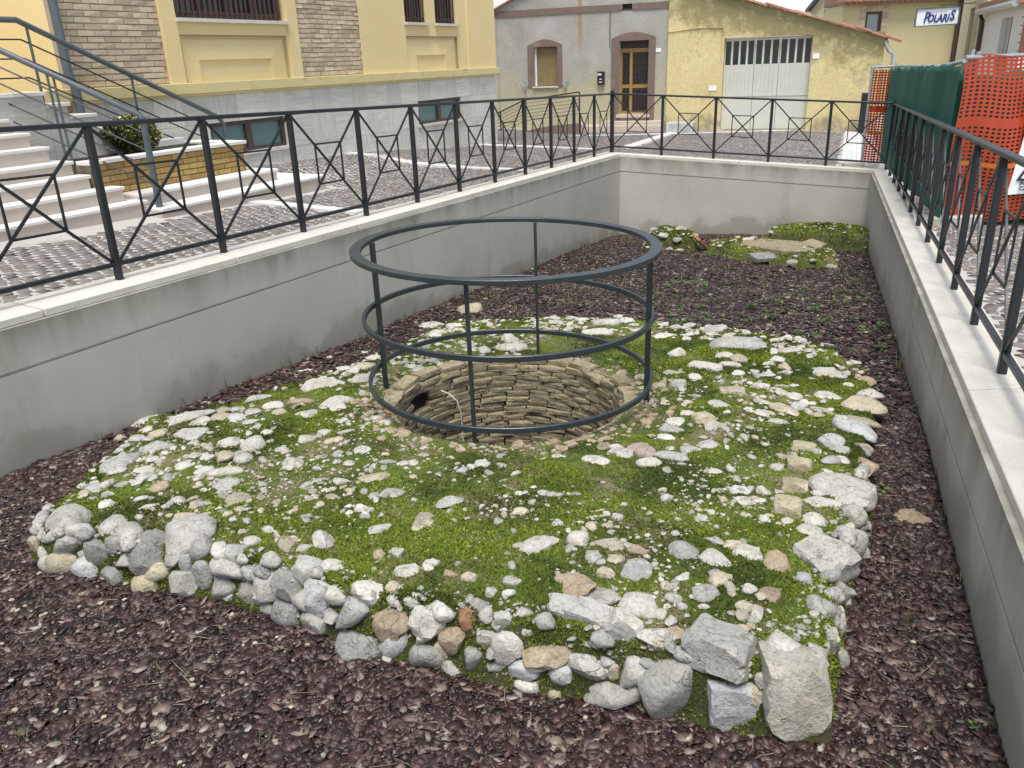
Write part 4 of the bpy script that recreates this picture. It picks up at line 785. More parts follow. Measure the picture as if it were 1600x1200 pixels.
# twigs, white pebbles and weeds on the mulch
def on_mulch(n, seed, f): 
    rg = np.random.default_rng(seed); x = rg.uniform(-3.2, 6, n*12); y = rg.uniform(1.7, 14.2, n*12)
    k = (polydist(x, y, [tuple(p) for p in pit_line(.27)]) > 0) & (polydist(x, y, PG) < -.03) & (np.abs(x) < .72*y+.6) & (rg.random(len(x)) < f(x, y)); return x[k][:n], y[k][:n], rg
x, y, rg = on_mulch(420, 8, lambda x, y: np.where(y < 4.5, 1, .25)); mb = MB()
for px, py in zip(x, y):
    a = rg.uniform(0, 6.28); L = rg.uniform(.03, .11); z = float(zmulch(np.array(px), np.array(py)))+.016; c_, s_ = math.cos(a)*L/2, math.sin(a)*L/2; k = rg.normal(0, .012, 2)
    mb.tube([(px-c_, py-s_, z), (px+k[0], py+k[1], z+rg.uniform(0, .012)), (px+c_, py+s_, z+rg.uniform(-.003, .012))], [.0016, .0014, .0007], 4)
o = kind(mb.build('twigs', 'twig'), 'stuff'); o['label'] = 'thin dry twigs lying on the bark mulch'; o['category'] = 'twigs'
x, y, rg = on_mulch(650, 9, lambda x, y: np.where((x < -.9) & (y < 5), .8, .10)); m = len(x); s = rg.uniform(.003, .010, m); bv, bf = stone_shape('r', 41, 1)
V, F = instances(bv, bf, rotz(rg.uniform(0, 6.28, m))*np.stack([s*1.2, s, s*.8], -1)[:, None, :], np.stack([x, y, zmulch(x, y)+.014+s*.2], -1))
o = kind(link('pebbles', npmesh('pebbles', V, F), SM['b'], None, True), 'stuff'); o['label'] = 'small white pebbles strewn over the bark mulch'; o['category'] = 'pebbles'
def blades(name, n, per, seed, f, hlo, hhi, spread, mat, label, wd=.003, zf=zmulch, pos=None):
    x, y, rg = pos if pos else on_mulch(n, seed, f); m = len(x)*per; x = np.repeat(x, per)+rg.normal(0, spread, m); y = np.repeat(y, per)+rg.normal(0, spread, m)
    z = zf(x, y); h = rg.uniform(hlo, hhi, m); a = rg.uniform(0, 6.28, m); lean = rg.uniform(.1, .9, m)*h; wx, wy = wd*np.cos(a+1.57), wd*np.sin(a+1.57); q = np.empty((m, 5, 3))
    q[:, 0] = np.stack([x-wx, y-wy, z], -1); q[:, 1] = np.stack([x+wx, y+wy, z], -1)
    mx_, my = x+lean*.35*np.cos(a), y+lean*.35*np.sin(a)
    q[:, 2] = np.stack([mx_+wx*.8, my+wy*.8, z+h*.6], -1); q[:, 3] = np.stack([mx_-wx*.8, my-wy*.8, z+h*.6], -1); q[:, 4] = np.stack([x+lean*np.cos(a), y+lean*np.sin(a), z+h], -1)
    F = np.concatenate([np.array([(0, 1, 2), (0, 2, 3), (3, 2, 4)])[None]+(np.arange(m)*5)[:, None, None]]).reshape(-1, 3)
    o = kind(link(name, npmesh(name, q.reshape(-1, 3), F), mat), 'stuff'); o['label'] = label; o['category'] = 'weeds'; return o
blades('grass', 300, 12, 15, lambda x, y: np.where((y > 7.2) & (x < 1.2), .9, np.where(y > 7.2, .45, .03)), .02, .065, .05, 'grass', 'thin dry and green grass growing through the far mulch', .0032)
blades('grass', 90, 9, 16, lambda x, y: np.where(y < 4.5, 1, 0), .02, .07, .025, 'grass', 'sparse thin grass in the foreground mulch', .0016)
pl_ = pit_line(.25); t = RNG.uniform(0, 1, 120); e = [pl_[0].lerp(pl_[1], .35+.63*q) if i % 2 else pl_[3].lerp(pl_[2], .25+.7*q) for i, q in enumerate(t)]
blades('grass', 0, 5, 0, None, .03, .11, .02, 'grass', 'weeds growing along the foot of the pit walls', .002, pos=(np.array([p.x for p in e]), np.array([p.y for p in e]), RNG))
def leafweeds(n, seed, f, size, label):
    x, y, rg = on_mulch(n, seed, f); mb = MB()
    for px, py in zip(x, y):
        z = float(zmulch(np.array(px), np.array(py)))+.01; s = size*rg.uniform(.6, 1.3)
        for j in range(rg.integers(6, 12)):
            a = rg.uniform(0, 6.28); r_ = s*rg.uniform(.3, 1.2); cx_, cy_, h = px+r_*math.cos(a), py+r_*math.sin(a), z+rg.uniform(.005, s*1.2); l = s*rg.uniform(.35, .6); d = Vector((math.cos(a), math.sin(a), rg.uniform(-.1, .5))); sd_ = Vector((-math.sin(a), math.cos(a), 0))
            p = Vector((cx_, cy_, h)); mb.add([p-d*l, p+sd_*l*.55, p+d*l, p-sd_*l*.55], [(0, 1, 2, 3)])
    o = kind(mb.build('leafy_weeds', 'leafweed'), 'stuff'); o['label'] = label; o['category'] = 'weeds'
leafweeds(230, 21, lambda x, y: np.where((x > 1.5) & (y > 5.4) & (y < 9.5), 1, np.where((x > 1.3) & (y < 5.4), .16, .012)), .035, 'small green leafy weeds in the mulch')

# ------------------------------------------------------------------ low ruins at the far end of the pit
def low_ruin(name, label, poly, h, seed, nst, bare=False):
    P = np.array(poly); c0 = P.mean(0); t = thing(name, label, 'ruin', (c0[0], c0[1], float(zmulch(c0[0], c0[1]))), group='low mossy wall remains at the far end of the pit')
    x0, y0 = P.min(0)-.1; x1, y1 = P.max(0)+.1; X, Y = np.meshgrid(np.arange(x0, x1, .04), np.arange(y0, y1, .04)); D = polydist(X, Y, P)+.05*fbm(X*4, Y*4, seed, 2)
    def hf(X, Y):
        D = polydist(X, Y, P)+.05*fbm(X*4, Y*4, seed, 2); return zmulch(X, Y)-.03+(h+.06*fbm(X*3, Y*3, seed+4, 3))*(sstep(-.02, .12, D)*.75+.25*sstep(.05, .4, D))+.02*fbm(X*14, Y*14, seed+7, 2)
    Z = hf(X, Y); ny, nx = X.shape; idx = np.arange(nx*ny).reshape(ny, nx); F = np.stack([idx[:-1, :-1], idx[:-1, 1:], idx[1:, 1:], idx[1:, :-1]], -1).reshape(-1, 4)
    V = np.stack([X, Y, Z], -1).reshape(-1, 3); c = V[F].mean(1); kp = polydist(c[:, 0], c[:, 1], P) > -.06
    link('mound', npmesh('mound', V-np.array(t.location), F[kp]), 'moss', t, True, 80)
    rg = np.random.default_rng(seed); k = 0
    while k < nst:
        x, y = rg.uniform(x0, x1), rg.uniform(y0, y1); d = float(polydist(np.array([x]), np.array([y]), P)[0])
        if d < -.01 or (rg.random() < .5 and d > .2): continue
        s = .022+.06*rg.random()**2; o = bpy.data.objects.new('stone', shape('ar'[k % 2], 'wbg'[k % 3], k % 3)); COL.objects.link(o); o.parent = t; k += 1
        o.location = (x-t.location.x, y-t.location.y, float(hf(np.array(x), np.array(y)))+.005-t.location.z); o.scale = (s*1.2, s, s*.55); o.rotation_euler = (0, 0, rg.uniform(0, 6.28))
    m = 14000 if not bare else 9000; x = rg.uniform(x0, x1, m); y = rg.uniform(y0, y1, m); kk = polydist(x, y, P) > .0; x, y = x[kk], y[kk]; m = len(x); z = hf(x, y); a = rg.uniform(0, 6.28, m); w_ = rg.uniform(.006, .012, m); hh = rg.uniform(.012, .03, m); q = np.empty((m, 3, 3))
    q[:, 0] = np.stack([x-w_*np.cos(a), y-w_*np.sin(a), z], -1); q[:, 1] = np.stack([x+w_*np.cos(a), y+w_*np.sin(a), z], -1); q[:, 2] = np.stack([x+rg.normal(0, .01, m), y+rg.normal(0, .01, m), z+hh], -1)
    kind(link('moss', npmesh('moss', (q-np.array(t.location)).reshape(-1, 3), np.arange(m*3).reshape(m, 3)), 'mossblade', t), 'stuff')
    m = 420; x = rg.uniform(x0, x1, m); y = rg.uniform(y0, y1, m); kk = polydist(x, y, P) > .0; x, y = x[kk], y[kk]; m = len(x); s = .006+.02*rg.random(m)**2; bv, bf = stone_shape('a', seed, 1)
    V, F = instances(bv, bf, rotz(rg.uniform(0, 6.28, m))*np.stack([s*1.3, s, s*.7], -1)[:, None, :], np.stack([x, y, hf(x, y)+s*.4], -1)-np.array(t.location)); kind(link('grit', npmesh('grit', V, F), SM['b'], t, True), 'stuff')
    return t, hf
low_ruin('wall_remains', 'small mossy lump of stones by the far left corner of the pit', [(2.10, 12.35), (2.85, 12.0), (3.0, 12.6), (2.7, 13.2), (2.25, 13.1)], .36, 51, 46)
ra, hfa = low_ruin('wall_remains', 'broad flat mossy ruin with bare mortar and tile slabs', [(2.85, 11.6), (3.35, 10.75), (3.7, 9.95), (4.25, 10.15), (4.55, 10.9), (4.4, 11.8), (3.7, 12.6), (3.1, 12.5)], .19, 52, 34, True)
sl_ = [(3.30, 11.35), (3.62, 10.55), (3.95, 10.42), (4.22, 10.75), (4.12, 11.35), (3.80, 11.75), (3.45, 11.80)]
MB().prism(sl_, lambda x, y: float(hfa(np.array(x), np.array(y)))-.08, lambda x, y: float(hfa(np.array(3.8), np.array(11.0)))+.03-.085*(y-11.0)).build('mortar_bed', MT['wellbrick'], ra, bevel=.02)
low_ruin('wall_remains', 'mossy strip of ruined wall in the far right corner of the pit', [(4.45, 11.9), (5.15, 11.2), (5.75, 12.3), (5.3, 12.75), (4.2, 13.15), (4.0, 12.5)], .32, 53, 12)
def tile_slab(loc, yaw, tilt, size, label, mat='tile'):
    o = MB().box(-size[0]/2, size[0]/2, -size[1]/2, size[1]/2, -size[2]/2, size[2]/2).build('tile_slab', mat, None, bevel=.004); o.location = loc; o.rotation_euler = (tilt[0], tilt[1], yaw)
    tag(o, label, 'tile')
tile_slab((2.93, 12.12, -.55), .4, (.25, .75), (.30, .26, .04), 'broken brown tile leaning against the small mossy lump', SM['r'])
tile_slab((3.55, 10.68, -.45), .25, (.12, .02), (.62, .24, .05), 'dark stone slab set flat in the mossy ruin', SM['d'])
tile_slab((4.18, 11.12, -.435), .55, (.15, -.10), (.42, .26, .05), 'tan tile slab tilted in the mossy ruin', SM['t'])
o = bpy.data.objects.new('flat_stone', shape('s', 't', 1)); COL.objects.link(o); o.location = (1.86, 3.33, .015); o.scale = (.11, .09, .022); o.rotation_euler = (0, 0, .3); tag(o, 'flat tan mossy stone lying in the mulch by the right wall', 'stone')
# ------------------------------------------------------------------ helpers for facades (local x along the front, y into the house, z up)
def wall_open(x0, x1, z0, z1, holes, y0=0.0, y1=.35, m=None):
    m = m or MB(); xs = sorted({x0, x1, *[h[0] for h in holes], *[h[1] for h in holes]}); zs = sorted({z0, z1, *[h[2] for h in holes], *[h[3] for h in holes]})
    for a, b in zip(xs, xs[1:]):
        for c, d in zip(zs, zs[1:]):
            if any(h[0] <= a and b <= h[1] and h[2] <= c and d <= h[3] for h in holes): continue
            m.add([(a, y0, c), (b, y0, c), (b, y0, d), (a, y0, d)], [(0, 1, 2, 3)])
    for a, b, c, d in holes:
        m.add([(a, y0, c), (b, y0, c), (b, y0, d), (a, y0, d), (a, y1, c), (b, y1, c), (b, y1, d), (a, y1, d)], [(0, 4, 5, 1), (1, 5, 6, 2), (2, 6, 7, 3), (3, 7, 4, 0)])
    m.add([(x0, y0, z0), (x0, y1, z0), (x0, y1, z1), (x0, y0, z1)], [(0, 1, 2, 3)]); m.add([(x1, y0, z0), (x1, y1, z0), (x1, y1, z1), (x1, y0, z1)], [(0, 1, 2, 3)])
    m.add([(x0, y0, z1), (x1, y0, z1), (x1, y1, z1), (x0, y1, z1)], [(0, 1, 2, 3)])
    return m
def arch(x0, x1, zb, zs, rise, n=9): return [(x0, zb), (x0, zs)]+[(x0+(x1-x0)*i/n, zs+rise*math.sin(math.pi*i/n)) for i in range(1, n)]+[(x1, zs), (x1, zb)]
def frame_arch(outer, inner, y0, y1, rise):
    ox0, ox1, ob, os_ = outer; ix0, ix1, ib, is_ = inner; m = MB(); n = 9
    m.box(ox0, ix0, y0, y1, ob, os_); m.box(ix1, ox1, y0, y1, ob, os_)
    po = [(ox0+(ox1-ox0)*i/n, os_+rise*math.sin(math.pi*i/n)) for i in range(n+1)]; m.plate([(ox0, os_-.0005), (ix0, os_-.0005), (ix0, is_), (ix1, is_), (ix1, os_-.0005), (ox1, os_-.0005)][::1]+po[::-1], y0-.0004, y1)
    return m
def bricks(parent, x0, x1, z0, z1, bl, bh, joint, y0, y1, mat, rg, variants=10):
    base = []
    for i in range(variants):
        m = MB().box(-.5, .5, 0, 1, -.5, .5); j = rg.normal(0, .02, (8, 3)); j[:, 1] *= 3; m.v = [tuple(np.array(v)+q*np.array([.4, 1, 1.2])) for v, q in zip(m.v, j)]
        me = bpy.data.meshes.new('brick'); me.from_pydata(m.v, [], m.f); me.materials.append(MT[mat]); base.append(me)
    row = 0; z = z0
    while z < z1-.02:
        x = x0-(bl/2 if row % 2 else 0)+rg.uniform(-.02, .02); h = bh-joint
        while x < x1-.01:
            a, b = max(x, x0), min(x+bl-joint, x1)
            if b-a > .03:
                o = bpy.data.objects.new('brick', base[rg.integers(variants)]); COL.objects.link(o); o.parent = parent
                o.location = ((a+b)/2, y0+rg.normal(0, .0015), z+bh/2); o.scale = (b-a, y1-y0, h*rg.uniform(.94, 1.02))
            x += bl
        z += bh; row += 1

# ------------------------------------------------------------------ yellow building on the left
BA = thing('yellow_building', 'large yellow rendered building with brick panels and travertine base', 'building', (A3.x, A3.y, 0), math.pi/2-AZ, world=False)
rg = np.random.default_rng(40)
bx = lambda nm, mt, *a, par=BA, bev=0: MB().box(*a).build(nm, mt, par, bevel=bev)
bx('wall', 'yellow', -9.5, -.001, .16, 7, 1.9, 4.6)                       # body behind the facade
bx('base_wall', 'mortar', -9.5, -.002, .09, 7, -1, 1.9)
bx('side_wall', 'yellow', -18, -9.5, 1.35, 7.1, -1, 4.6)
bx('band', 'band', -10.0, .07, -.075, .17, 1.862, 1.985, bev=.006)
bx('band', 'band', -9.99, .05, -.05, .17, 1.835, 1.861)
bx('corner_return', 'yellow', -.03, .0, -.03, 7.0, 1.986, 4.6)
# bay between the brick panels
bx('pilaster', 'yellow', -8.22, -8.0, -.03, .17, 1.986, 4.6); bx('pilaster', 'yellow', -6.08, -5.87, -.03, .17, 1.986, 4.6)
def panel(x0, x1, z0, z1, ix0, ix1, iz1):
    m = MB(); e = .05
    rings = [((x0, x1, z0, z1), .0), ((x0, x1, z0, z1), .055), ((x0+e, x1-e, z0, z1-e), .055), ((x0+e, x1-e, z0, z1-e), .04), ((ix0, ix1, z0, iz1), .005), ((ix0, ix1, z0, iz1), .03), ((ix0+.02, ix1-.02, z0, iz1-.02), .035)]
    k = 0
    for (a, b, c, d), y in rings: m.v += [(a, y, c), (a, y, d), (b, y, d), (b, y, c)]
    for i in range(len(rings)-1):
        for e_ in range(3): m.f.append((4*i+e_, 4*i+e_+1, 4*i+5+e_, 4*i+4+e_))
    i = 4*(len(rings)-1); m.f.append((i, i+1, i+2, i+3)); m.build('recessed_panel', 'yellow', BA)
panel(-7.97, -6.11, 1.986, 2.52, -7.72, -6.45, 2.24)
bx('window_header', 'yellow', -8.0, -6.08, -.005, .17, 2.52, 2.66)
bx('jamb', 'yellow', -8.0, -7.97, -.005, .17, 1.986, 2.52); bx('jamb', 'yellow', -6.11, -6.08, -.005, .17, 1.986, 2.52)
def barred_window(x0, x1, z0, z1, nbars, mull):
    wn = bx('window', 'glass', x0, x1, .13, .155, z0, z1)
    bx('frame', 'brownmetal', x0, x1, .09, .129, z0, z0+.07, par=wn)
    for k in range(mull+1):
        xx = x0+(x1-x0)*k/mull; bx('frame', 'brownmetal', max(x0, xx-.04), min(x1, xx+.04), .088, .129, z0, z1, par=wn)
    for k in range(nbars):
        xx = x0+.04+(x1-x0-.08)*k/(nbars-1); bx('bar', 'brownmetal', xx-.009, xx+.009, .02, .038, z0+.02, z1, par=wn)
    bx('bar', 'brownmetal', x0+.01, x1-.01, .0385, .05, z0+.06, z0+.085, par=wn)
    bx('sill', 'coping', x0-.04, x1+.04, -.075, .12, z0-.04, z0)
barred_window(-7.97, -6.11, 2.70, 4.55, 21, 4)
# yellow stretch by the corner
wall_open(-4.40, -1.08, 1.986, 4.6, [(-3.15, -1.45, 1.986, 2.54), (-3.14, -2.48, 2.75, 4.599), (-2.18, -1.46, 2.75, 4.599)], 0, .17).build('wall_panel', 'yellow', BA)
bx('pilaster', 'yellow', -1.08, -.031, -.025, .17, 1.986, 4.6)
panel(-3.15, -1.45, 1.986, 2.54, -2.85, -1.92, 2.24)
barred_window(-3.14, -2.48, 2.75, 4.59, 8, 2); barred_window(-2.18, -1.46, 2.75, 4.59, 8, 2)
# brick panels
bx('mortar_panel', 'mortar', -9.5, -8.22, .028, .17, 1.986, 4.6); bx('mortar_panel', 'mortar', -5.87, -4.40, .028, .17, 1.986, 4.6)
bricks(BA, -9.5, -8.225, 1.99, 3.08, .205, .063, .010, .012, .06, 'brick', rg); bricks(BA, -5.865, -4.405, 1.99, 3.02, .205, .063, .010, .012, .06, 'brick', rg)
# travertine slabs with the basement windows let in
wins = [(-7.73, -6.34, 1.12, 1.50), (-2.93, -1.44, 1.08, 1.46)]
for zi, (za, zb) in enumerate([(.20, .62), (.62, 1.08), (1.08, 1.50), (1.50, 1.834)]):
    edges = [-9.5]; x = -9.5
    while x < -.4: x += .40+.14*((len(edges)+zi) % 2)+rg.uniform(-.02, .02); edges.append(x)
    edges[-1] = 0.0
    for w0, w1, c, d in wins:
        if zi == 2: edges = sorted([e for e in edges if not (w0-.12 < e < w1+.12)]+[w0, w1])
    for i, (a, b) in enumerate(zip(edges, edges[1:])):
        if zi == 2 and any(w0-.01 <= a and b <= w1+.01 for w0, w1, c, d in wins): continue
        MB().box(a+.0015, b-.0015, rg.uniform(-.003, .003), .088, za+.0015, zb-.0015).build('travertine_slab', 'trav_v' if (i+zi) % 2 else 'trav_h', BA)
for w0, w1, c, d in wins:
    c, d = 1.08, 1.50
    wn = bx('basement_window', 'tealglass', w0+.01, w1-.01, .075, .095, c+.03, d-.01)
    for a, b, e, f in ((w0, w0+.06, c, d), (w1-.06, w1, c, d), ((w0+w1)/2-.05, (w0+w1)/2+.05, c, d)): bx('frame', 'brownmetal', a, b, .03, .0745, e, f, par=wn)
    bx('frame', 'brownmetal', w0+.0605, w1-.0605, .031, .0746, d-.05, d-.001, par=wn); bx('frame', 'brownmetal', w0+.0605, w1-.0605, .031, .0746, c+.03, c+.07, par=wn)
    bx('sill', 'coping', w0-.05, w1+.05, -.04, .0748, c-.012, c+.029)
MB().tube([(-9.56, -.05, 4.6), (-9.56, -.05, 2.12), (-9.56, -.11, 2.0), (-9.56, -.11, 1.2)], .045, 12).build('downpipe', 'tube', BA, True)

# ------------------------------------------------------------------ steps, planter and hand rails in front of it
ST = thing('staircase', 'white and pinkish stone steps rising to the yellow building', 'stairs', (A3.x, A3.y, 0), math.pi/2-AZ, world=False)
ends = [(-9.92, 1.30, .96), (-10.02, 1.13, 1.10), (-10.22, .95, 1.23), (-10.26, .80, 1.36), (-10.35, .63, 1.50), (-10.42, .50, 1.63), (-10.5, .36, 1.76)]
for i, (u, v, z) in enumerate(ends):
    zb = .2 if i == 0 else ends[i-1][2]-.002
    o = bx('step', 'step', -16, u-.02, -v+.02, 1.3, zb, z-.032, par=ST); bx('tread', 'tread', -16, u, -v, 1.3, z-.032, z, par=ST, bev=.006)
for (u0, u1, v, z, zb) in ((-9.95, -7.42, 1.50, .885, .2), (-9.95, -7.95, 1.22, 1.015, .883)):
    bx('step', 'step', u0, u1-.02, -v+.02, .1, zb, z-.032, par=ST); bx('tread', 'tread', u0, u1, -v, .1, z-.032, z, par=ST, bev=.006)
# stepped side wall in travertine with cap slabs
for i, (u0, u1, z) in enumerate([(-12.5, -10.09, 1.98), (-10.09, -9.86, 1.87), (-9.86, -9.58, 1.75), (-9.58, -9.30, 1.60)]):
    bx('side_wall', 'trav_h', u0+.004, u1, -.32, -.05, .3, z-.036, par=ST); bx('cap_slab', 'tread', u0+.003, u1+.02, -.36, -.03, z-.036, z, par=ST, bev=.004)
PLN = thing('planter', 'ochre brick planter box with white stone edging beside the steps', 'planter', (A3.x, A3.y, 0), math.pi/2-AZ, world=False)
bx('planter_wall', 'pmortar', -10.2, -8.19, -.93, -.10, .9, 1.315, par=PLN)
bricks(PLN, -10.2, -8.185, 1.018, 1.31, .20, .058, .008, -.945, -.90, 'pbrick', rg)
for k in range(5): bx('brick', 'pbrick', -8.20, -8.172, -.925, -.12, 1.02+.058*k, 1.07+.058*k, par=PLN)
bx('edging', 'tread', -10.25, -8.15, -.98, -.80, 1.316, 1.352, par=PLN, bev=.005); bx('edging', 'tread', -8.36, -8.15, -.7995, -.06, 1.316, 1.352, par=PLN, bev=.005); bx('edging', 'tread', -10.25, -8.361, -.22, -.06, 1.316, 1.40, par=PLN, bev=.005)
bx('soil', 'soil', -10.2, -8.37, -.80, -.221, 1.316, 1.33, par=PLN)
# shrub
sh = thing('shrub', 'round variegated shrub growing in the brick planter', 'shrub', wA(-9.35, .55, 1.33)); rg = np.random.default_rng(77)
m = MB()
for k in range(9):
    a = rg.uniform(0, 6.28); r_ = rg.uniform(.1, .26); p = Vector(sh.location); m.tube([p, p+Vector((r_*.5*math.cos(a), r_*.5*math.sin(a), .15)), p+Vector((r_*math.cos(a), r_*math.sin(a), rg.uniform(.22, .42)))], [.012, .008, .004], 5)
m.build('stem', 'twig', sh)
nl = 3200; d = rg.normal(size=(nl, 3)); d /= np.linalg.norm(d, axis=1)[:, None]; rad = rg.uniform(.55, 1.0, nl)**.6*(1+.35*n3(d, 5, 1.8)); C = d*rad[:, None]*np.array([.23, .23, .16])*(1+.25*rg.random((nl, 1)))+np.array([0, 0, .18])
C = C[C[:, 2] > .02]; nl = len(C); A = rotz(rg.uniform(0, 6.28, nl))@rotx(rg.normal(.4, .6, nl)); s = rg.uniform(.014, .026, nl)
V, F = instances(np.array([(-.5, -1, 0), (.5, -1, .1), (.55, .6, 0), (0, 1.2, -.1), (-.55, .6, 0)])*1.0, np.array([(0, 1, 2, 3, 4)]), A*s[:, None, None], C)
link('crown', npmesh('crown', V, F), 'leafshrub', sh)
# hand rails
def handrail(label, top, posts, rods, r=.028):
    t = thing('handrail', label, 'handrail', posts[0][0], group='grey tubular hand rails on the steps')
    m = MB(); m.tube(top, r, 12); m.build('rail', 'tube', t, True)
    for a, b, rr in posts: MB().tube([a, b], rr, 8).build('post', 'tube', t, True)
    for a, b in rods: MB().tube([a, b], .008, 6).build('rod', 'steel', t, True)
a, b = wA(-9.88, 1.36, 1.745), wA(-10.55, .1, 2.50)
dn = lambda p, h: p-Vector((0, 0, h))
handrail('nearer grey tubular hand rail slanting down to the paving', [wA(-11.5, -1.65, 3.55), b, a, wA(-9.875, 1.38, 1.70)],
         [(wA(-9.875, 1.385, .74), wA(-9.875, 1.385, 1.72), .034), (wA(-10.22, .72, 1.30), wA(-10.22, .72, 2.12), .012), (wA(-10.25, .68, 1.30), wA(-10.25, .68, 2.14), .012)],
         [(dn(wA(-9.88, 1.36, 1.745), h), dn(wA(-11.5, -1.65, 3.55), h)) for h in (.16, .32, .48, .64)])
f0, f1 = wA(-7.93, .20, 1.66), wA(-10.11, .22, 2.62)
handrail('farther grey tubular hand rail beside the facade above the planter', [wA(-12, .22, 2.62), f1, f0, wA(-7.76, .20, 1.58), wA(-7.69, .20, 1.50), wA(-7.69, .2, 1.34)],
         [(wA(-8.92, .2, 1.34), wA(-8.92, .2, 2.09), .014), (wA(-10.02, .22, 1.88), wA(-10.02, .22, 2.58), .014), (wA(-8.95, .2, 1.34), wA(-8.95, .2, 1.6), .014)],
         [(dn(f0, h), dn(f1, h)) for h in (.17, .34, .51)]+[(dn(f1, h), dn(wA(-12, .22, 2.62), h)) for h in (.17, .34, .51)])

# ------------------------------------------------------------------ grey house
rB = math.atan2(DB.y, DB.x)
GH = thing('grey_house', 'old grey rendered house with brown window and door surrounds', 'house', (QB.x, QB.y, 0), rB, world=False)
def grey_mat():
    m, n, b = newmat('weathered_grey_render', .92); v = coord(n)
    c = mix(n, ramp(n, noise(n, v, 1.1, 6, .65), [(.35, 0), (.65, 1)]), (.32, .305, .26), (.43, .42, .395))
    t = N(n, 'ShaderNodeTexCoord'); sp = N(n, 'ShaderNodeSeparateXYZ'); n.links.new(t.outputs['Object'], sp.inputs[0])
    ye = math_(n, 'ADD', sp.outputs[2], math_(n, 'MULTIPLY', math_(n, 'SUBTRACT', noise(n, v, 1.4, 6, .7), .5), 3.2))
    c = mix(n, ramp(n, math_(n, 'MULTIPLY', ye, .3), [(.35, .85), (.62, 0)]), c, (.47, .42, .27))
    # rust streak below the gutter bracket
    dx = math_(n, 'ABSOLUTE', math_(n, 'ADD', math_(n, 'ADD', sp.outputs[0], 2.30), math_(n, 'MULTIPLY', math_(n, 'SUBTRACT', noise(n, v, 9, 3), .5), .08)))
    ru = math_(n, 'MULTIPLY', ramp(n, dx, [(.02, 1), (.07, 0)]), ramp(n, math_(n, 'MULTIPLY', sp.outputs[2], .25), [(.50, 0), (.72, .8)]))
    c = mix(n, ru, c, (.38, .19, .08))
    f = noise(n, v, 26, 6, .8); c = mix(n, 1.0, c, ramp(n, f, [(.3, .72), (.6, 1.1)]), 'MULTIPLY')
    setc(n, b, c); bump(n, b, f, .5, .01); return m
MT['greywall'] = grey_mat()
gb = lambda nm, mt, *a, par=GH, bev=0: MB().box(*a).build(nm, mt, par, bevel=bev)
wall_open(-5.6, .0, -.6, 3.32, [(-3.58, -2.92, 1.42, 2.40), (-1.25, -.49, .68, 2.46), (-1.2, -.94, 3.20, 3.3199)], 0, .3).build('wall', 'greywall', GH)
MB().plate([(-5.6, 3.321), (-4.7, 3.321), (-2.4, 4.3), (.0, 4.3), (.0, 3.321)], .002, .3).build('gable', 'greywall', GH)
gb('wall_body', 'greywall', -5.5, -.001, .31, 6, -.6, 3.3)
m = MB(); m.box(-5.7, -1.21, -.025, .0, 3.17, 3.32); m.box(-.93, .02, -.025, .0, 3.17, 3.32); m.build('band', 'surround', GH)
gb('attic_window', 'glass', -1.2, -.94, .12, .16, 3.2, 3.6); gb('attic_frame', 'brownmetal', -1.22, -.92, -.01, .05, 3.17, 3.20)
MB().add([(-5.0, -.12, 3.24), (-2.3, -.12, 4.40), (-2.3, 6, 4.40), (-5.0, 6, 3.24), (-5.0, -.12, 3.20), (-2.3, -.12, 4.36), (-2.3, 6, 4.36), (-5.0, 6, 3.20)], [(0, 1, 2, 3), (7, 6, 5, 4), (0, 4, 5, 1), (1, 5, 6, 2), (3, 2, 6, 7), (0, 3, 7, 4)]).build('roof', 'tile', GH)
frame_arch((-3.75, -2.79, 1.41, 2.44), (-3.58, -2.92, 1.42, 2.40), -.03, .0, .145).build('window_surround', 'surround', GH)
wsh = gb('shutter', 'shutter', -3.53, -3.232, .10, .13, 1.43, 2.38); gb('shutter', 'shutter', -3.228, -2.93, .10, .13, 1.43, 2.38); gb('window_frame', 'white', -3.579, -3.535, .09, .28, 1.43, 2.39); gb('window_sill', 'coping', -3.62, -2.90, -.06, .09, 1.385, 1.418)
frame_arch((-1.46, -.32, .50, 2.52), (-1.25, -.49, .50, 2.46), -.03, .0, .14).build('door_surround', 'surround', GH)
dr = gb('door', 'door', -1.25, -.49, .16, .20, .68, 2.28)
gb('door_glass', 'glass', -1.19, -1.02, .150, .159, 1.42, 2.18, par=dr)
gb('door_glass', 'glass', -.92, -.53, .150, .159, 1.42, 2.18, par=dr); gb('door_glass', 'glass', -1.19, -1.02, .150, .159, .76, 1.32, par=dr); gb('door_glass', 'glass', -.92, -.53, .150, .159, .76, 1.32, par=dr)
gb('door_stile', 'door', -1.00, -.94, .13, .1495, .68, 2.28, par=dr)
m = MB()
for x0, x1 in ((-1.19, -1.02), (-.92, -.53)):
    for za, zb in ((1.42, 2.18), (.76, 1.32)):
        k = int((x1-x0)/.075)
        for i in range(k+1):
            xx = x0+(x1-x0)*i/k; m.box(xx-.006, xx+.006, .135, .147, za, zb)
            if i < k:
                for zz in np.linspace(za+.1, zb-.1, 4):
                    cxm = (xx+x0+(x1-x0)*(i+1)/k)/2; m.tube([(cxm+.026*math.cos(t_), .141, zz+.05*math.sin(t_)) for t_ in np.linspace(0, 6.28, 9)], .005, 4, False)
m.build('door_grille', 'brownmetal', dr)
lv = gb('louvre', 'black', -1.25, -.49, .17, .2, 2.281, 2.46)
for k in range(4): gb('slat', 'brownmetal', -1.25, -.49, .13, .169, 2.30+k*.042, 2.325+k*.042, par=lv)
gb('threshold', 'step', -1.30, -.42, -.10, .16, .60, .679)
gb('landing', 'step', -2.3, -.02, -.50, -.001, -.3, .42); gb('landing', 'step', -1.62, -.02, -.36, -.001, .4205, .52)
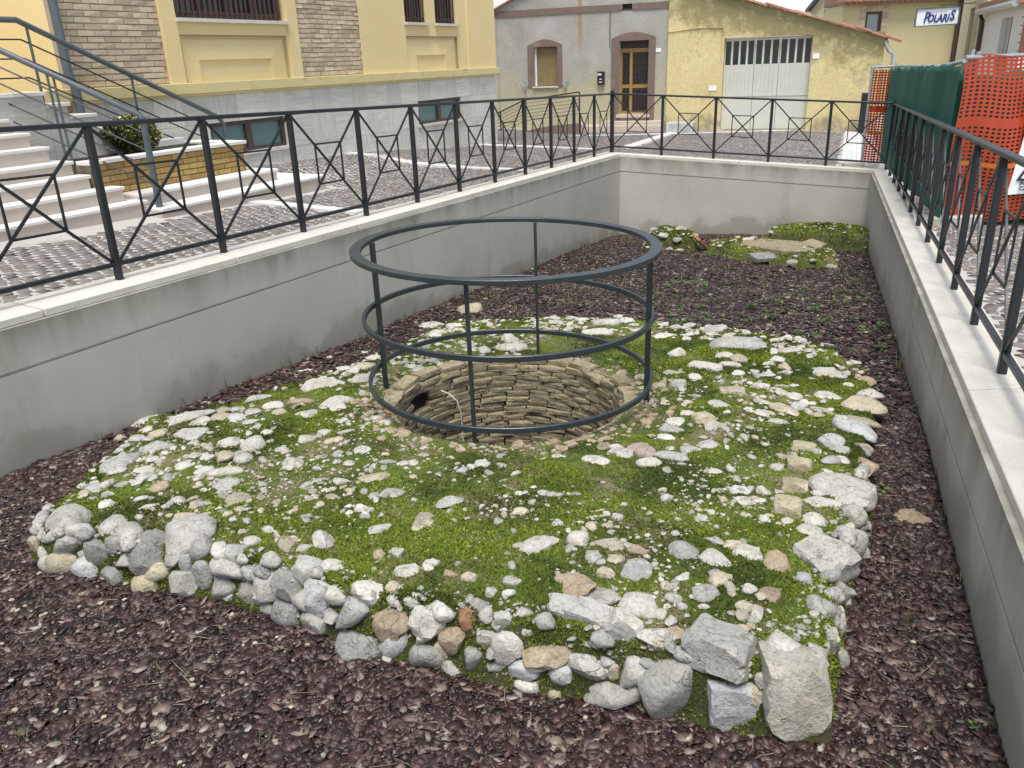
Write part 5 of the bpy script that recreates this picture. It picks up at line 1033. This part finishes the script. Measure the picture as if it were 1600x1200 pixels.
MB().tube([(-1.50, -.02, 3.16), (-1.50, -.02, 2.3)], .008, 6).build('cable', 'black', GH)
MB().tube([(-4.62, -.02, 3.16), (-4.60, -.02, .5)], .012, 6).build('downpipe', 'galv', GH)
mbx = MB().box(-1.81, -1.63, -.10, -.004, 1.42, 1.75).build('letter_box', 'black', None, bevel=.01); mbx.location = (QB.x, QB.y, 0); mbx.rotation_euler = (0, 0, rB); tag(mbx, 'black metal letter box on the grey house wall beside the door', 'letter box')
for a in ((-1.80, -1.70, 1.66, 1.70), (-1.75, -1.69, 1.55, 1.57), (-1.76, -1.68, 1.48, 1.50)): MB().box(a[0], a[1], -.104, -.1005, a[2], a[3]).build('label_plate', 'white', mbx)
def plate(name, x, y, z, w_, h_, label):
    o = MB().box(-w_/2, w_/2, -.012, 0, -h_/2, h_/2).build(name, 'white', None); p = Vector((QB.x, QB.y))+DB*x-NB*(y); o.location = (p.x, p.y, z); o.rotation_euler = (0, 0, rB); tag(o, label, 'plate')
    return o
np1 = plate('number_plate', -.245, -.002, 2.21, .13, .09, 'small white house number plate right of the brown door')
for sgn, lab in ((-3.83, 'left'), (-2.70, 'right')):
    p = Vector((QB.x, QB.y))+DB*sgn-NB*(-.06); t = thing('wall_plant', f'small pale spiky plant on the wall {lab} of the shuttered window', 'plant', (p.x, p.y, 1.42)); rg = np.random.default_rng(int(-sgn*10))
    m = MB()
    for k in range(9):
        a = rg.uniform(0, 6.28); L = rg.uniform(.12, .24); d = Vector((math.cos(a)*.5, math.sin(a)*.2, 1)).normalized(); q = Vector(t.location); sd_ = d.cross(Vector((0, 1, 0))).normalized()*.014
        m.add([q-sd_, q+sd_, q+d*L*.6+sd_*.8+Vector((math.cos(a)*.03, 0, 0)), q+d*L+Vector((math.cos(a)*.07, 0, -.02)), q+d*L*.6-sd_*.8+Vector((math.cos(a)*.03, 0, 0))], [(0, 1, 2, 3, 4)])
    m.build('leaf', 'paleglass', t); MB().tube([(p.x, p.y, 1.36), (p.x, p.y, 1.43)], [.03, .04], 8).build('pot', 'galv', t)
# ramp with its railing
RP = thing('ramp', 'dark stone access ramp in front of the grey house', 'ramp', (QB.x, QB.y, 0), rB, world=False)
MB().plate([(-4.9, -.3), (-4.9, .17), (-4.2, .24), (-2.75, .5), (-2.0, .55), (-2.0, -.3)], -1.2, -1.05).build('ramp_wall', 'surround', RP)
MB().plate([(-4.9, -.3), (-4.9, .12), (-4.2, .2), (-2.75, .46), (-2.0, .5), (-2.0, -.3)], -1.049, -.51).build('ramp_slab', 'step', RP)
RR = thing('ramp_railing', 'dark steel railing with level rods along the ramp', 'railing', (QB.x, QB.y, 0), rB, world=False)
top = [(-4.9, .60), (-4.16, .85), (-3.49, 1.13), (-2.0, 1.30)]
for (a, b), (c, d) in zip(top, top[1:]): MB().bar((a, -1.12, b), (c, -1.12, d), .035, .03).build('top_rail', 'steel', RR)
for k in range(1, 7):
    for (a, b), (c, d) in zip(top, top[1:]): MB().tube([(a, -1.12, b-.085*k), (c, -1.12, d-.085*k)], .006, 6).build('rod', 'steel', RR)
for x, z, zb in ((-4.16, .85, .2), (-3.45, 1.13, .3), (-2.75, 1.21, .4), (-2.0, 1.30, .3)): MB().bar((x, -1.12, zb), (x, -1.12, z), .03, .03).build('post', 'steel', RR)

# ------------------------------------------------------------------ yellow garage
GA = thing('garage', 'old yellow plastered garage with a tiled sloping roof edge', 'garage', (QB.x, QB.y, 0), rB, world=False)
def gar_mat():
    m, n, b = newmat('flaking_yellow_plaster', .92); v = coord(n)
    c = mix(n, ramp(n, noise(n, v, 1.3, 6, .65), [(.35, 0), (.65, 1)]), (.60, .50, .24), (.70, .60, .33))
    t = N(n, 'ShaderNodeTexCoord'); sp = N(n, 'ShaderNodeSeparateXYZ'); n.links.new(t.outputs['Object'], sp.inputs[0])
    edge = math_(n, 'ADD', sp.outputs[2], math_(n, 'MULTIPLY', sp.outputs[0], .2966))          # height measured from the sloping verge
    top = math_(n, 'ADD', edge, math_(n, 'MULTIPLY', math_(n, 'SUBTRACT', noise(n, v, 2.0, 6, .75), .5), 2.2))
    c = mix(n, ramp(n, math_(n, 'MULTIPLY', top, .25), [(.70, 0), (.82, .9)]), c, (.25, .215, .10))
    c = mix(n, ramp(n, noise(n, v, 2.6, 8, .8), [(.555, 0), (.585, .8)]), c, (.47, .40, .23))
    lowz = math_(n, 'ADD', sp.outputs[2], math_(n, 'MULTIPLY', math_(n, 'SUBTRACT', noise(n, v, 2.4, 6, .75), .5), 1.8))
    c = mix(n, ramp(n, lowz, [(.25, .85), (.6, 0)]), c, (.26, .23, .17))
    f = noise(n, v, 14, 7, .8); c = mix(n, 1.0, c, ramp(n, f, [(.3, .82), (.6, 1.06)]), 'MULTIPLY')
    setc(n, b, c); bump(n, b, f, .6, .015); return m
MT['garwall'] = gar_mat()
ga = lambda nm, mt, *a, par=GA, bev=0: MB().box(*a).build(nm, mt, par, bevel=bev)
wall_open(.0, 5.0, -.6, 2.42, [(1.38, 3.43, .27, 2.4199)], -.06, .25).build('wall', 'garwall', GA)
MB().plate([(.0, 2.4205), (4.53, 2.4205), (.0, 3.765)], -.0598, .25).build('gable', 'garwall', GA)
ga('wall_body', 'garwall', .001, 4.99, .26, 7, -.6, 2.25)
MB().add([(-.1, -.02, 3.80), (5.06, -.02, 2.27), (5.06, 7, 2.27), (-.1, 7, 3.80), (-.1, -.02, 3.75), (5.06, -.02, 2.22), (5.06, 7, 2.22), (-.1, 7, 3.75)], [(0, 1, 2, 3), (7, 6, 5, 4), (0, 4, 5, 1), (1, 5, 6, 2), (3, 2, 6, 7), (0, 3, 7, 4)]).build('roof', 'tile', GA)
rg = np.random.default_rng(8); rf = thing  # verge tiles
dirx = Vector((1, 0, -.2966)).normalized()
for row in range(3):
    for k in range(16):
        p = Vector((-.05+k*.335, -.08+row*.22, 3.83-.2966*(k*.335-.05)+rg.normal(0, .010)+.012*(k % 2))); L = .40; m = MB(); n_ = 7
        for e, (pp, rr) in enumerate(((p, .085), (p+dirx*L, .105))):
            for j in range(n_): t_ = math.pi*j/(n_-1); m.v.append((pp.x, pp.y-rr*math.cos(t_), pp.z+rr*.55*math.sin(t_)-.04-.02*e))
            for j in range(n_): t_ = math.pi*j/(n_-1); m.v.append((pp.x, pp.y-(rr-.016)*math.cos(t_), pp.z+(rr-.016)*.55*math.sin(t_)-.045-.02*e))
        for j in range(n_-1):
            a = j; b = j+1; q = 2*n_; m.f += [(a, b, q+b, q+a), (n_+b, n_+a, q+n_+a, q+n_+b), (a, n_+a, n_+b, b), (q+b, q+n_+b, q+n_+a, q+a)]
        m.f += [(0, 2*n_, 3*n_, n_), (n_-1, 2*n_-1, 4*n_-1, 3*n_-1)]
        m.build('roof_tile', 'tile', GA)
# folding doors: three leaves, glazed above
for x0, x1, np_ in ((1.385, 2.105, 4), (2.115, 2.685, 3), (2.695, 3.425, 4)):
    lf = ga('door_leaf', 'gardoor', x0, x1, .08, .11, .28, 1.80); pw = (x1-x0)/np_
    ga('door_head', 'gardoor', x0, x1, .08, .11, 2.345, 2.41, par=lf)
    for k in range(np_+1): xx = x0+pw*k; ga('mullion', 'gardoor', max(x0, xx-.024), min(x1, xx+.024), .078, .112, 1.80, 2.346, par=lf)
    for k in range(np_): xx = x0+pw*k; ga('pane', 'glass', xx+.0245, xx+pw-.0245, .095, .10, 1.801, 2.344, par=lf)
    for k in range(np_*2-1):
        xx = x0+pw*(k+1)/2; ga('rib', 'gardoor', xx-.012, xx+.012, .068, .0798, 1.12, 1.79, par=lf)
    ga('rail', 'gardoor', x0+.004, x1-.004, .066, .0799, 1.06, 1.115, par=lf)
MB().tube([(.0, -.075, 2.62), (.8, -.075, 2.68), (1.33, -.075, 2.66), (1.33, -.075, 1.9)], .011, 6).build('cable', 'garwall', GA)
plate('meter_plate', 1.155, -.062, 1.275, .19, .12, 'white meter plate on the yellow garage wall left of the doors')
plate('number_plate', 3.53, -.062, 1.94, .15, .11, 'small white number plate right of the garage doors')
m = MB().tube([(5.03, -.05, 2.2), (5.05, -.08, 2.1), (5.12, -.08, 1.98), (5.22, -.08, 1.92), (5.22, -.08, .2)], .045, 10).build('downpipe', 'galv', GA, True)
blk = MB().box(-.33, .33, -.2, .2, 0, .27).build('stone_block', SM['l'], None, bevel=.02); p = Vector((QB.x, QB.y))+DB*.46+NB*.45; blk.location = (p.x, p.y, float(zstreet(p.x, p.y))-.03); blk.rotation_euler = (0, 0, rB); tag(blk, 'long pale bluish stone block at the foot of the yellow wall', 'stone block')
for s_ in (-.3, .3): MB().box(s_-.02, s_+.02, -.205, -.201, 0, .26).build('edge_strip', 'coping', blk)
p = Vector((QB.x, QB.y))+DB*4.72+NB*.25; o = MB().box(-.09, .09, -.03, .03, 0, .92).build('dark_panel', 'steel', None, bevel=.004); o.location = (p.x, p.y, float(zstreet(p.x, p.y))); o.rotation_euler = (.12, 0, rB); tag(o, 'dark narrow panel leaning at the right end of the garage wall', 'panel'); MB().box(-.07, .07, -.034, -.0305, .05, .87).build('panel_face', 'black', o)

# ------------------------------------------------------------------ houses farther off
PH = thing('far_house', 'pale yellow house with a brown framed window behind the garage', 'house', (11.6, 30, 0), 0, world=False)
pb = lambda nm, mt, *a, par=PH, bev=0: MB().box(*a).build(nm, mt, par, bevel=bev)
wall_open(0, 4.0, -1, 3.43, [(.82, 1.38, 2.40, 3.20)], 0, .25).build('wall', 'paleyellow', PH); pb('wall_body', 'paleyellow', .001, 3.999, .26, 1.6, -1, 3.42)
pb('eave', 'tile', -.05, 4.1, -.35, 1.6, 3.43, 3.50); m = MB()
for k in range(22): pb('roof_tile', 'tile', -.04+.19*k, .12+.19*k, -.42, .3, 3.501, 3.54)
pb('roof', 'tile', -.05, 4.1, .31, 1.6, 3.501, 3.9)
wn = pb('window', 'paleglass', .82, 1.38, .10, .12, 2.40, 3.20)
for a in ((.82, .90, 2.40, 3.20), (1.30, 1.38, 2.40, 3.20), (.9005, 1.2995, 3.12, 3.20), (.9005, 1.2995, 2.40, 2.48)): pb('frame', 'brownmetal', a[0], a[1], .04, .0995, a[2], a[3], par=wn)
for k in range(6): pb('bar', 'galv', .93+.065*k, .94+.065*k, .02, .035, 2.4, 2.68, par=wn)
for z in np.arange(2.33, 3.28, .105):
    for a in ((.62, .815), (1.385, 1.58)): pb('brick', 'brick', a[0], a[1], -.02, -.001, z, z+.095)
for k in range(6): pb('brick', 'brick', .822+.094*k, .822+.094*k+.086, -.02, -.001, 3.215, 3.38)
MB().tube([(3.96, -.08, 3.9), (3.96, -.08, -.5)], .08, 10).build('downpipe', 'brownmetal', PH, True)
CH = thing('far_house', 'cream gabled house with a dark roof edge, behind the garage roof', 'house', (11.9, 34, 0), 0, world=False)
MB().plate([(0.06, -1), (0.06, 3.55), (1.4, 5.2), (3.2, 5.2), (3.2, -1)], 0, .7).build('wall', 'cream', CH)
MB().bar((-.12, -.1, 3.44), (1.45, -.1, 5.38), .4, .10).build('verge', 'black', CH); MB().box(.62, .76, -.02, .05, 3.5, 4.4).build('window', 'paleglass', CH); MB().box(.55, .82, -.12, -.021, 3.42, 3.5).build('sill', 'tile', CH); MB().box(1.02, 1.10, -.03, -.001, 3.55, 4.1).build('vent', 'tube', CH)
sg = thing('hanging_sign', 'white hanging shop sign with dark blue slanted lettering', 'sign', (12.85, 26, 2.85)); 
def quad_sign(pts, th, mat, nm, par): 
    m = MB(); m.add([(x, y, z) for x, y, z in pts]+[(x, y+th, z) for x, y, z in pts], [(0, 1, 2, 3), (7, 6, 5, 4), (0, 4, 5, 1), (1, 5, 6, 2), (2, 6, 7, 3), (3, 7, 4, 0)]); return m.build(nm, mat, par)
quad_sign([(12.24, 26, 2.60), (13.50, 26, 2.635), (13.50, 26, 3.10), (12.24, 26, 3.065)], .05, 'signwhite', 'panel', sg)
for a, b in (((12.24, 2.6), (13.5, 2.635)), ((12.24, 3.065), (13.5, 3.10)), ((12.24, 2.6), (12.24, 3.065)), ((13.5, 2.635), (13.5, 3.10))): MB().bar((a[0], 25.99, a[1]), (b[0], 25.99, b[1]), .06, .025, up=(0, 0, 1)).build('frame', 'tube', sg)
MB().bar((12.9, 26, 3.15), (13.95, 26, 3.18), .03, .03).build('bracket', 'brownmetal', sg); MB().bar((13.5, 26.02, 3.09), (13.5, 26.02, 3.17), .02, .02).build('bracket', 'brownmetal', sg)
def text(s, size, mat, name, parent, loc, rot, shear=0, off=0, ext=.004, sx=1, align='CENTER'):
    cu = bpy.data.curves.new(name, 'FONT'); cu.body = s; cu.size = size; cu.shear = shear; cu.offset = off; cu.extrude = ext; cu.align_x = align; cu.align_y = 'CENTER'; cu.resolution_u = 3
    t = bpy.data.objects.new(name, cu); COL.objects.link(t); bpy.context.view_layer.update(); me = bpy.data.meshes.new_from_object(t.evaluated_get(bpy.context.evaluated_depsgraph_get())); bpy.data.objects.remove(t)
    me.materials.clear(); o = link(name, me, mat, parent); o.rotation_euler = rot; o.scale = (sx, 1, 1); o.location = Vector(loc)-(parent.location if parent and parent.get('_world') else Vector()); return o
text('P', .40, 'blue', 'lettering', sg, (12.55, 25.985, 2.82), (math.pi/2, 0, 0), .2, .012, sx=.78)
text('OLARI', .29, 'blue', 'lettering', sg, (12.90, 25.985, 2.80), (math.pi/2, 0, 0), .2, .010, sx=.76)
text('S', .40, 'blue', 'lettering', sg, (13.30, 25.985, 2.86), (math.pi/2, 0, 0), .2, .012, sx=.72)
m = MB(); m.bar((12.42, 25.985, 2.815), (13.40, 25.985, 2.845), .004, .012); m.build('lettering_stripe', 'signwhite', sg)
m = MB(); m.bar((12.62, 25.986, 2.975), (13.15, 25.986, 2.99), .003, .012); m.bar((13.28, 25.986, 2.765), (13.42, 25.986, 2.77), .003, .02); m.build('small_lettering', 'galv', sg)

# terrace on the right, receding along the street
hr = R0-NR*3.5; rH = math.atan2(DR.y, DR.x)
def terrace(label, t0, t1, ztop_, holes, mat, gut):
    p = hr+DR*t0; t = thing('terraced_house', label, 'house', (p.x, p.y, 0), rH, world=False, group='white houses along the street on the right')
    L = t1-t0                                  # local x runs away along the street, the front faces +y
    m = wall_open(0, L, -1, ztop_, [(a-t0, b-t0, c, d) for a, b, c, d in holes], 0, -.2); m.build('wall', mat, t); MB().box(0.001, L-.001, -6, -.21, -1, ztop_).build('wall_body', mat, t)
    for a, b, c, d in holes:
        w_ = MB().box(a-t0, b-t0, -.16, -.14, c, d).build('shutter', 'galv', t); MB().box(a-t0-.03, a-t0+.03, -.135, .01, c, d).build('frame', 'brownmetal', w_); MB().box(a-t0, b-t0, -.138, -.05, c+(d-c)*.08, c+(d-c)*.35).build('lower_pane', 'tube', w_)
    if gut: MB().tube([(0, .25, ztop_), (L, .25, ztop_)], .09, 8).build('gutter', 'galv', t); MB().box(-.05, L, -6, .22, ztop_+.002, ztop_+.25).build('roof', 'tile', t); MB().tube([(L-.1, .2, ztop_), (L-.1, .08, ztop_-.25), (L-.1, .08, -.5)], .07, 8).build('downpipe', 'brownmetal', t)
    return t
terrace('white house with a grey shuttered window and gutter at the far right', 20.5, 27.0, 3.0, [(22.1, 23.7, 1.2, 2.72)], 'whitewall', True)
terrace('tall cream house with narrow windows next to the shop sign', 27.0, 34.5, 5.2, [(27.5, 28.3, 1.0, 3.2), (29.6, 30.6, 1.0, 3.25)], 'cream', False)
p = hr+DR*20.4; gr = thing('rusty_grille', 'rusty brown metal grille at the right edge above the orange net', 'grille', (p.x, p.y, 1.6), rH, world=False)
for k in range(9): MB().box(-.9+.1*k, -.87+.1*k, .0, .03, .2, 1.15).build('bar', 'tile', gr)
for k in range(5): MB().box(-.95, 0.1, .0305, .06, .25+.2*k, .28+.2*k).build('crossbar', 'tile', gr)

# ------------------------------------------------------------------ site fence with orange and green netting behind the right railing
FN = thing('site_fence', 'galvanised tube fence frames holding the orange and green netting', 'fence', (4.75, 8.45, .3))
def zs(x, y): return float(zstreet(x, y))
c0 = Vector((4.50, 8.42)); c1 = Vector((6.27, 13.75)); c2 = Vector((5.98, 13.95)); c3 = Vector((7.4, 8.75))
for a, b, za, zb in ((c0, c3, 1.97, 1.97), (c0, c0.lerp(c1, .25), 1.94, 1.86), (c0.lerp(c1, .2), c1, 1.87, 1.80), (c1, c2, 1.80, 1.79)):
    MB().tube([(a.x, a.y, za), (b.x, b.y, zb)], .021, 8).build('top_tube', 'galv', FN, True)
for q, zt in ((c0+Vector((.10, .07)), 2.04), (c0+Vector((.17, .09)), 2.02), (c0.lerp(c1, .22), 1.90), (c1, 1.84), (c2, 1.80), (c0.lerp(c3, .5), 1.97), (c3, 1.97)):
    MB().tube([(q.x, q.y, zs(q.x, q.y)), (q.x, q.y, zt)], .022, 8).build('post', 'galv', FN, True)
    MB().box(q.x-.3, q.x+.3, q.y-.09, q.y+.09, zs(q.x, q.y)-.03, zs(q.x, q.y)+.10).build('foot_block', 'grout', FN, bevel=.02)
MT['orangenet'] = stucco('orange_barrier_plastic', (.36, .038, .010), (.43, .052, .013), 4, rough=.5, bs=30, bst=.1)
MT['amber'] = stucco('amber_tape', (.55, .17, .02), (.50, .15, .02), 6, rough=.5)
MT['greencloth'] = stucco('green_shade_cloth', (.010, .105, .075), (.016, .135, .098), 6, rough=.8, bs=220, bst=.5)
def net(label, P, nu, nv, bands, amber):
    """P(u, v) -> point; every cell is a frame round an oval hole; some rows are solid bands"""
    V = []; Fq = []; Fs = []
    idx = {}
    for j in range(nv+1):
        for i in range(nu+1): idx[i, j] = len(V); V.append(P(i/nu, j/nv))
    t = thing('orange_net', label, 'safety net', V[0], group='orange plastic safety nets'); solid = MB(); am = MB(); ne = MB(); ne.v = list(V); solid.v = list(V); am.v = list(V)
    for j in range(nv):
        for i in range(nu):
            c = [idx[i, j], idx[i+1, j], idx[i+1, j+1], idx[i, j+1]]
            if j in amber: am.f.append(tuple(c)); continue
            if j in bands: solid.f.append(tuple(c)); continue
            a, b, d, e = [Vector(V[k]) for k in c]; cen = (a+b+d+e)/4; hu = (b-a)/2*.66; hv = (e-a)/2*.60; k0 = len(ne.v)
            ring = [cen+hu*math.cos(t_)*1.0+hv*math.sin(t_)*1.0 for t_ in [math.pi*(2*k+1)/8 for k in range(8)]]; ne.v += [tuple(p) for p in ring]
            # corners: a (-,-) b (+,-) d (+,+) e (-,+); ring starts at +u slightly up
            r_ = [k0+k for k in range(8)]
            ne.f += [(c[2], r_[1], r_[0]), (c[2], r_[2], r_[1]), (c[3], r_[3], r_[2]), (c[3], r_[4], r_[3]), (c[0], r_[5], r_[4]), (c[0], r_[6], r_[5]), (c[1], r_[7], r_[6]), (c[1], r_[0], r_[7]), (c[2], c[3], r_[2]), (c[3], c[0], r_[4]), (c[0], c[1], r_[6]), (c[1], c[2], r_[0])]
    for mb_, nm, mt in ((ne, 'mesh_sheet', 'orangenet'), (solid, 'solid_band', 'orangenet'), (am, 'amber_band', 'amber')):
        if mb_.f:
            o = mb_.build(nm, mt, t); md = o.modifiers.new('thickness', 'SOLIDIFY'); md.thickness = .004
def near_net(u, v):
    x = c0.x+(c3.x-c0.x)*u; y = c0.y-.04+(c3.y-c0.y)*u; z = zs(x, y)+.06+(1.97-zs(x, y)-.05)*v
    return (x+.012*math.sin(v*9+u*5), y+.035*math.sin(u*21+v*2)+.03*math.sin(v*7+u*9), z+.015*math.sin(u*26))
net('wide orange safety net hanging behind the right railing at the picture edge', near_net, 50, 41, (24, 25), (14,))
def far_net(u, v):
    a = Vector((5.99, 13.97)).lerp(Vector((6.26, 13.80)), u); xo = .02*math.sin(u*12+v*3)
    return (a.x+xo*.5+.02*v*(1-u), a.y-.05+.05*math.sin(u*14+v*2), zs(a.x, a.y)+.03+(1.72-zs(a.x, a.y))*v)
net('narrow orange safety net hanging at the far right corner of the pit', far_net, 9, 38, (22, 23), (13,))
GN = thing('green_net', 'dark green shade cloth hanging between the two orange nets', 'shade cloth', (c0.x, c0.y, 1.0)); m = MB(); nu, nv = 70, 26
for j in range(nv+1):
    for i in range(nu+1):
        u, v = i/nu, j/nv; p = c0.lerp(c1, u*1.06-.06)+Vector((-.93, .36))*(.06+.025*math.sin(u*19+v*2.5)+.012*math.sin(u*47+3*v)); zt = 1.93-.15*u-.03*abs(math.sin(u*22))
        m.v.append((p.x, p.y, zs(p.x, p.y)+.12+(zt-zs(p.x, p.y)-.12)*v+.0))
for j in range(nv):
    for i in range(nu): a = j*(nu+1)+i; m.f.append((a, a+1, a+nu+2, a+nu+1))
o = m.build('cloth', 'greencloth', GN, True, bevel=0); md = o.modifiers.new('thickness', 'SOLIDIFY'); md.thickness = .003
MB().tube([(c0.lerp(c1, u).x-.06, c0.lerp(c1, u).y, 1.925-.15*u-.03*abs(math.sin(u*22))) for u in np.linspace(0, 1, 60)], .005, 5).build('edge_cord', 'greencloth', GN)
G2 = thing('green_net', 'dark green shade cloth behind the wide orange net', 'shade cloth', (c0.x+.1, c0.y+.2, 1.0)); m = MB(); nu2, nv2 = 60, 16
for j in range(nv2+1):
    for i in range(nu2+1):
        u, v = i/nu2, j/nv2; p = c0.lerp(c3, u)+Vector((.02, .13+.025*math.sin(u*25+v*2))); zb = zs(p.x, p.y); m.v.append((p.x, p.y, zb-.02+(1.86-.05*abs(math.sin(u*14))-zb)*v))
for j in range(nv2):
    for i in range(nu2): a = j*(nu2+1)+i; m.f.append((a, a+1, a+nu2+2, a+nu2+1))
o = m.build('cloth', 'greencloth', G2, True); md = o.modifiers.new('thickness', 'SOLIDIFY'); md.thickness = .003
# warning board on the near orange net
WS = thing('warning_board', 'white warning board with blue circle and black triangle hung on the orange net', 'sign', (5.75, 8.42, .75))
def on_board(dx, dz, dy=0): return (5.40+dx, 8.40+.04*dx/.7-dy, .68+dz)
quad_sign([(5.33, 8.40, .64), (6.03, 8.43, .66), (6.09, 8.43, 1.66), (5.45, 8.40, 1.66)], .008, 'signwhite', 'panel', WS)
cir = MB().tube([(5.62, 8.397, 1.25), (5.62, 8.39, 1.25)], .115, 28); cir.build('blue_disc', 'brightblue', WS)
MB().tube([(5.62, 8.389, 1.25), (5.62, 8.386, 1.25)], .05, 20).build('disc_symbol', 'white', WS)
tri = lambda s, y, zc: [(5.61-s, y, zc-.33*s*1.7), (5.61+s, y, zc-.33*s*1.7), (5.61, y, zc+.67*s*1.7)]
def trimesh(s, y0, y1, zc, mat, nm): a = tri(s, y0, zc); b = tri(s, y1, zc); MB().add(a+b, [(0, 1, 2), (5, 4, 3), (0, 3, 4, 1), (1, 4, 5, 2), (2, 5, 3, 0)]).build(nm, mat, WS)
trimesh(.215, 8.398, 8.392, .90, 'black', 'triangle_border'); trimesh(.175, 8.391, 8.389, .90, 'signwhite', 'triangle_field')
MB().box(5.575, 5.595, 8.384, 8.388, .82, .95).build('triangle_symbol', 'black', WS); MB().box(5.625, 5.645, 8.384, 8.388, .82, .95).build('triangle_symbol', 'black', WS)
text('ATTENZIONE', .062, 'black', 'lettering', WS, (5.64, 8.393, .755), (math.pi/2, 0, .04), 0, .001, .002, 1.1)
text('CARICHI SOSPESI', .062, 'black', 'lettering', WS, (5.66, 8.393, .70), (math.pi/2, 0, .04), 0, .001, .002, .95)
text('DPI', .045, 'black', 'lettering', WS, (5.62, 8.393, 1.10), (math.pi/2, 0, .04), 0, .001, .002)
WS.location.x -= .19
# remove helper flags
for o in bpy.data.objects:
    if '_world' in o: del o['_world']
